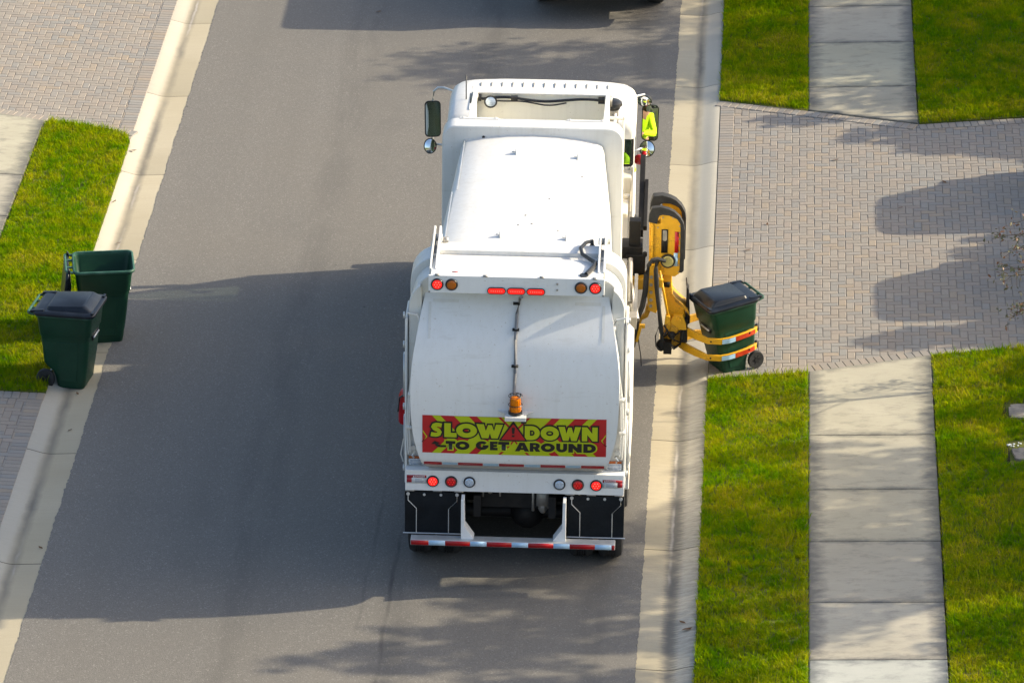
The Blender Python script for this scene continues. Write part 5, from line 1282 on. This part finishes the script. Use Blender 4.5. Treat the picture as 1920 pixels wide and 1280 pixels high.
# ------------------------------------------------------------------ cars: one ahead of the truck (only its tail hangs into the picture), two on the right driveway just outside the frame whose shade falls into it
def make_car(loc, rz, label, paintmat, tall):
    """local +y is forward, tail at y = -2.45"""
    car = empty('parked_car', loc, label, 'car', None, rz)
    h = 2.02 if tall else 1.76; rx = -2.15 if tall else -1.86
    prof = [(-2.27, .50), (-2.32, .92), (-2.20, 1.10), (rx - .04, h - .12), (rx + .18, h - .02), (.6, h), (1.25, 1.34), (2.55, 1.14), (2.72, .9), (2.72, .38), (-2.2, .38)]
    low = [p for p in prof if p[1] < 1.2] ; top = [(-2.20, 1.08), (rx - .04, h - .12), (rx + .18, h - .02), (.55, h), (1.25, 1.30), (1.30, 1.12)]
    MB().prism([(-2.27, .50), (-2.32, .92), (-2.18, 1.14), (1.25, 1.20), (2.55, 1.10), (2.72, .9), (2.72, .38), (-2.2, .38)], 'x', -.95, .95).build('body', paintmat, car, bevel=.09, seg=3)
    w0, w1 = (.95, .90) if tall else (.90, .72)
    pl = lambda x_, y0_, y1_, z_, r_: [(p, q_, z_) for p, q_ in rrect(-x_, x_, y0_, y1_, r_, 6)]
    MB().loft([pl(w0, -2.16, 1.30, 1.10, .16), pl(w1, rx, .60, h - .06, .10 if tall else .30), pl(w1 - .1, rx + .12, .48, h, .10 if tall else .26)]).build('roof', paintmat, car, bevel=.06, seg=3)
    MB().prism([(-2.42, .40), (-2.46, .48), (-2.46, .66), (-2.38, .74), (-2.1, .74), (-2.1, .36)], 'x', -.96, .96).build('rear_bumper', M['black'], car, bevel=.03)
    q0 = lambda t: (-2.16 + (rx + 2.16)*t - .012, 1.10 + (h - 1.16)*t); a_, b_ = q0(.12), q0(.88)
    MB().add([(-.80, a_[0], a_[1]), (.80, a_[0], a_[1]), (.66, b_[0], b_[1]), (-.66, b_[0], b_[1])], [(0, 1, 2, 3)]).build('rear_window', M['glass'], car)
    for s in (-1, 1):
        MB().box(s*.74, s*.93, -2.335, -2.22, .82, 1.02).build('tail_lamp', M['redplastic'], car, bevel=.02)
        for y in (-1.42, 1.72):
            wv = MB().lathe([(.2, -.11), (.33, -.12), (.36, -.09), (.36, .09), (.33, .12), (.2, .11)], (s*.83, y, .36), 'x', 28).build('wheel', M['rubber'], car, smooth=50)
            MB().lathe([(.001, s*.10), (.20, s*.09), (.215, s*.115)], (s*.83, y, .36), 'x', 20).build('rim', M['galv'], wv)
        MB().ell((s*1.06, .95, 1.20), (.11, .06, .08), 12, 8).build('door_mirror', paintmat, car)
    return car
make_car((.62, 14.33, .006), 0, 'dark vehicle stopped ahead of the refuse truck, only its rear bumper in view', M['carpaint'], True)
make_car((9.98, 4.93, g(9.98) - .02), R(-90), 'car standing on the right driveway nearer the upper lawn, its shade on the bricks', M['carpaint'], False)
make_car((9.92, 2.02, g(9.92) - .02), R(-90), 'car standing on the right driveway nearer the lower lawn, its shade on the bricks', paint('silver_car_paint', (.32, .33, .34), .3, .5, .05, 3), False)

# ------------------------------------------------------------------ trees (most stand right of the picture and throw the leaf shade into it)
def leaf_mesh(pts, size, r, flat=.7):
    n = len(pts); s = size * r.uniform(.6, 1.25, n); nrm = r.normal(0, 1, (n, 3)); nrm[:, 2] = np.abs(nrm[:, 2]) + .3; nrm /= np.linalg.norm(nrm, axis=1, keepdims=True)
    a = np.cross(nrm, r.normal(0, 1, (n, 3))); a /= np.linalg.norm(a, axis=1, keepdims=True); b = np.cross(nrm, a)
    L = a * s[:, None]; Wd = b * (s * .42)[:, None]; V = np.stack([pts - L, pts - Wd + nrm*s[:, None]*.12, pts + L, pts + Wd + nrm*s[:, None]*.12], 1).reshape(-1, 3)
    return V, [(4*i, 4*i+1, 4*i+2, 4*i+3) for i in range(n)]
def tree(name, base, label, blobs, nleaf, size, mat, seed, trunk_r=.12, cat='tree', group=None, sig=.16):
    r = np.random.default_rng(seed); bx, by = base; z0 = g(bx); root = empty(name, (bx, by, z0), label, cat, group)
    pts = []; tot = sum(b[3]*b[4]*b[5] for b in blobs); limbs = MB()
    top = max(b[2] for b in blobs); fork = (bx, by, z0 + top*.42)
    limbs.tube([(bx, by, z0 - .1), (bx + .03, by, z0 + top*.2), fork], trunk_r, 9, [trunk_r*1.25, trunk_r, trunk_r*.85])
    for (x, y, z, rx, ry, rz) in blobs:
        k = int(nleaf * rx*ry*rz / tot)
        limbs.tube([fork, ((fork[0]+x)/2 + r.normal(0, .1), (fork[1]+y)/2 + r.normal(0, .1), (fork[2]+z)/2), (x, y, z)], .05, 7, [trunk_r*.5, trunk_r*.3, trunk_r*.12])
        tw = r.normal(0, 1, (7, 3)); tw /= np.linalg.norm(tw, axis=1, keepdims=True); ends = np.array([x, y, z]) + tw*np.array([rx, ry, rz])*r.uniform(.5, .9, (7, 1))
        for e in ends: limbs.tube([(x, y, z), tuple((np.array([x, y, z]) + e)/2 + r.normal(0, .05, 3)), tuple(e)], .02, 5, [trunk_r*.12, trunk_r*.07, .004])
        cl = max(6, int(k / (26 if sig > .13 else 40))); cc = r.normal(0, 1, (cl, 3)); cc /= np.linalg.norm(cc, axis=1, keepdims=True); cc *= (r.uniform(.25, 1, (cl, 1)) ** .5)
        cc = cc * np.array([rx, ry, rz]) + np.array([x, y, z])
        pts.append(cc[r.integers(0, cl, k)] + r.normal(0, 1, (k, 3)) * min(rx, ry, rz) * sig)
    V, F = leaf_mesh(np.concatenate(pts), size, r)
    me = bpy.data.meshes.new('crown'); me.from_pydata([(a - bx, b - by, c - z0) for a, b, c in V.tolist()], [], F); me.materials.append(mat)
    c = bpy.data.objects.new('crown', me); COL.objects.link(c); c.parent = root
    limbs.build('trunk', M['bark'], root, (bx, by, z0), smooth=60); return root
KX, KY = math.cos(R(SUN_AZ))/math.tan(R(SUN_EL)), math.sin(R(SUN_AZ))/math.tan(R(SUN_EL))
def over(sx, sy, h, rx, ry, rz):
    """crown lobe at height h whose shade falls round (sx, sy)"""
    return (sx + KX*h, sy + KY*h, h + g(min(16, sx + KX*h))*0, rx, ry, rz)
GT = 'shade trees along the house fronts on the right'
tree('shade_tree', (10.6, 11.2), 'tall leafy shade tree right of the upper lawn', [over(-.3, 10.0, 5.2, 1.3, 1.1, .8), over(1.6, 9.8, 5.0, 1.3, 1.2, .9), over(3.4, 10.6, 4.4, 1.5, 1.4, 1.0), over(4.6, 9.4, 3.9, 1.3, 1.1, .8), over(3.2, 12.4, 4.6, 1.4, 1.4, .9), over(5.6, 11.4, 3.6, 1.6, 1.5, 1.0), over(5.9, 8.6, 3.0, 1.2, 1.0, .8), over(4.4, 11.2, 3.7, 1.3, 1.1, .8), over(6.4, 10.2, 3.2, 1.3, 1.1, .8)], 20000, .085, M['leaf'], 21, .16, group=GT)
tree('shade_tree', (13.0, 8.4), 'round shade tree behind the car on the upper part of the right driveway', [over(6.0, 7.0, 2.9, .8, .42, .42), over(4.7, 7.15, 2.7, .6, .36, .35), over(7.0, 7.2, 3.1, .9, .6, .5), over(5.6, 6.65, 2.8, .7, .35, .35), over(6.6, 6.4, 3.0, .7, .4, .4), over(3.4, 7.75, 2.5, .45, .25, .25), over(8.2, 8.0, 3.3, .9, .8, .6), over(6.2, 2.95, 3.2, .55, .70, .38), over(6.7, 3.0, 3.3, .5, .6, .4), over(7.3, 3.1, 3.3, .7, .7, .5)], 56000, .06, M['leaf'], 22, .12, group=GT, sig=.12)
tree('shade_tree', (11.6, .4), 'round shade tree below the car on the lower part of the right driveway', [over(5.0, -.05, 2.4, .55, .36, .36), over(6.1, .05, 2.5, .7, .5, .42), over(7.0, .3, 2.7, .8, .6, .5), over(6.6, -1.2, 2.3, .6, .5, .4)], 24000, .06, M['leaf'], 23, .11, group=GT, sig=.12)
tree('shade_tree', (12.9, -5.0), 'wide open-crowned shade tree right of the lower lawn', [over(5.9, -2.5, 3.2, 1.0, .6, .55), over(4.9, -4.2, 4.4, 1.3, .8, .7), over(3.2, -5.1, 5.2, 1.2, .7, .7), over(2.6, -6.3, 5.0, 1.3, .9, .8), over(4.6, -6.7, 4.4, 1.3, .9, .8), over(5.8, -5.6, 3.8, 1.2, .8, .7), over(6.2, -8.4, 3.4, 1.0, .8, .7), over(1.0, -7.2, 5.4, 1.1, .6, .6), over(3.0, -8.2, 5.2, 1.1, .6, .6), over(0.2, -8.9, 5.6, 1.0, .5, .5), over(-1.6, -9.1, 5.8, .8, .35, .4), over(6.3, -1.3, 2.6, .6, .5, .4), over(6.3, -4.3, 3.4, .9, .7, .6), over(6.5, -7.0, 3.5, .9, .7, .6), over(3.2, -3.6, 5.0, .8, .4, .4), over(1.2, -8.1, 5.3, 1.1, .5, .5), over(-.2, -8.5, 5.6, 1.1, .45, .45), over(1.4, -9.6, 5.4, 1.2, .5, .5)], 19500, .085, M['leaf'], 24, .16, group=GT)

# young tree whose outer twigs reach into the right edge
r = np.random.default_rng(5)
yt = empty('young_tree', (7.35, -1.3, g(7.35)), 'slender young tree with sparse olive and reddish leaves at the right edge of the picture', 'tree')
tm, ov, rd = MB(), [], []
tm.tube([(7.35, -1.3, g(7.35) - .1), (7.33, -1.28, 1.2), (7.30, -1.25, 2.3), (7.2, -1.2, 2.9)], .03, 8, [.045, .035, .025, .01])
tips = [((7.32, -1.27, 1.8), (6.5, -1.2, 2.2), (5.86, -1.2, 1.98)), ((7.32, -1.27, 1.7), (6.6, -1.2, 2.05), (6.0, -1.15, 1.78)), ((7.32, -1.27, 1.5), (6.6, -1.2, 1.75), (5.92, -1.2, 1.55)), ((7.33, -1.27, 1.35), (6.6, -1.2, 1.6), (6.05, -1.2, 1.50)),
        ((7.33, -1.27, 1.15), (6.7, -1.2, 1.3), (6.15, -1.2, 1.0)), ((7.33, -1.27, 1.05), (6.7, -1.15, 1.15), (6.08, -1.1, .92)), ((7.3, -1.25, 2.2), (6.7, -1.2, 2.5), (6.15, -1.1, 2.15)), ((7.3, -1.25, 2.0), (7.8, -1.0, 2.6), (8.2, -.9, 2.6)), ((7.3, -1.25, 1.8), (7.3, -.7, 2.4), (7.2, -.3, 2.5)), ((7.3, -1.25, 1.8), (7.5, -1.9, 2.4), (7.7, -2.2, 2.5))]
for a, b, c in tips:
    a, b, c = map(np.array, (a, b, c)); P = [tuple((1-t)**2*a + 2*t*(1-t)*b + t*t*c) for t in np.linspace(0, 1, 9)]
    tm.tube(P, .01, 5, list(np.linspace(.012, .003, 9)))
    for k in range(28):
        t = r.uniform(.45, 1.0); p = (1-t)**2*a + 2*t*(1-t)*b + t*t*c; q_ = p + r.normal(0, .07, 3) + np.array([-.03, 0, .0])
        if r.random() < .4: tm.tube([tuple(p), tuple(q_)], .003, 4)
        for m_ in range(3): (rd if r.random() < .32 else ov).append(q_ + r.normal(0, .028, 3))
tm.build('trunk', M['bark'], yt, (7.35, -1.3, g(7.35)), smooth=60)
for nm, L_, mt in (('leaves', ov, 'leafolive'), ('young_leaves', rd, 'leafdry')):
    V, F = leaf_mesh(np.array(L_), .031, r); MB().add(V.tolist(), F).build(nm, M[mt], yt, (7.35, -1.3, g(7.35)), fix=False)

# ------------------------------------------------------------------ stepping stones and small litter
def stone(y0, y1, x0, label):
    zt = g(6.3) + .045; r_ = random.Random(int(abs(y0)*100)); ol = []
    for (x, y) in rrect(x0, 6.78, y0, y1, .09, 3): ol.append((x + r_.uniform(-.035, .035), y + r_.uniform(-.035, .035)))
    o = MB().prism(ol, 'z', zt - .08, zt).build('stepping_stone', M['steppingstone'], None, (6.3, (y0+y1)/2, zt - .08), bevel=.012); o.location = (6.3, (y0+y1)/2, zt - .08)
    tag(o, label, 'stone slab', 'grey stepping stones set in the right lawn')
q = NT('weathered_stone'); v = q.pos(); n1 = q.noise(v, 5, 6, .65); n2 = q.noise(v, 30, 3)
q.col(q.mix(q.rng(n1, .35, .65), (.10, .095, .088), (.25, .23, .20))); q.set(Roughness=.85); q.bump(n1, .6, .02); M['steppingstone'] = q.m
stone(-2.58, -2.20, 6.07, 'weathered grey stepping stone in the grass at the right edge, the one nearer the driveway')
stone(-3.80, -3.45, 6.08, 'pale stepping stone at the right edge lying lower down the lawn beside dark mulch')
tag(MB().prism([(5.99, -2.64), (6.85, -2.64), (6.85, -2.06), (6.01, -2.06)], 'z', g(6.3) - .02, g(6.3) + .012).prism([(5.98, -3.92), (6.85, -3.92), (6.85, -3.26), (5.98, -3.30)], 'z', g(6.3) - .02, g(6.3) + .012).build('mulch', M['gravel_dark']), kind='stuff')
rr = random.Random(9); pm = MB()
for k in range(11): pm.ell((rr.uniform(6.03, 6.3), rr.uniform(-3.40, -3.26), g(6.2) + .025), (rr.uniform(.008, .02), rr.uniform(.008, .018), rr.uniform(.006, .012)), 8, 6)
tag(pm.build('pebbles', M['sticker'], smooth=80), kind='stuff')
leaf0 = MB().add([(-.06, 0, .004), (-.02, -.022, .018), (.03, -.02, .012), (.065, 0, .022), (.03, .02, .006), (-.02, .022, .010)], [(0, 1, 2, 3, 4, 5)])
first = None
for i, (x, y, a, s) in enumerate([(-5.50, 6.25, .1, .9), (-5.52, 4.35, 1.1, .7), (-5.30, 3.0, .3, .6), (-5.2, -1.9, 2.0, .6), (-5.15, -3.0, .8, .55), (-5.05, -6.3, 2.4, .6), (-2.6, 12.2, .4, .8), (4.05, 6.2, .2, .8), (5.5, 5.3, 2.2, .7), (2.9, 3.0, .2, .8), (3.15, 3.9, 1.6, .6), (2.35, -8.1, .4, 1.1), (2.30, -7.9, 2.6, .7), (1.98, 3.3, 1.2, .5), (4.9, 4.4, .4, .6)]):
    if first is None: o = first = leaf0.build('fallen_leaf', M['leafbrown'])
    else: o = first.copy(); COL.objects.link(o)
    o.location = (x, y, g(x) + .008); o.rotation_euler = (0, 0, a); o.scale = (s, s, s)
    tag(o, 'small curled brown leaf lying loose on the paving, kerb or road', 'leaf', 'fallen brown leaves')
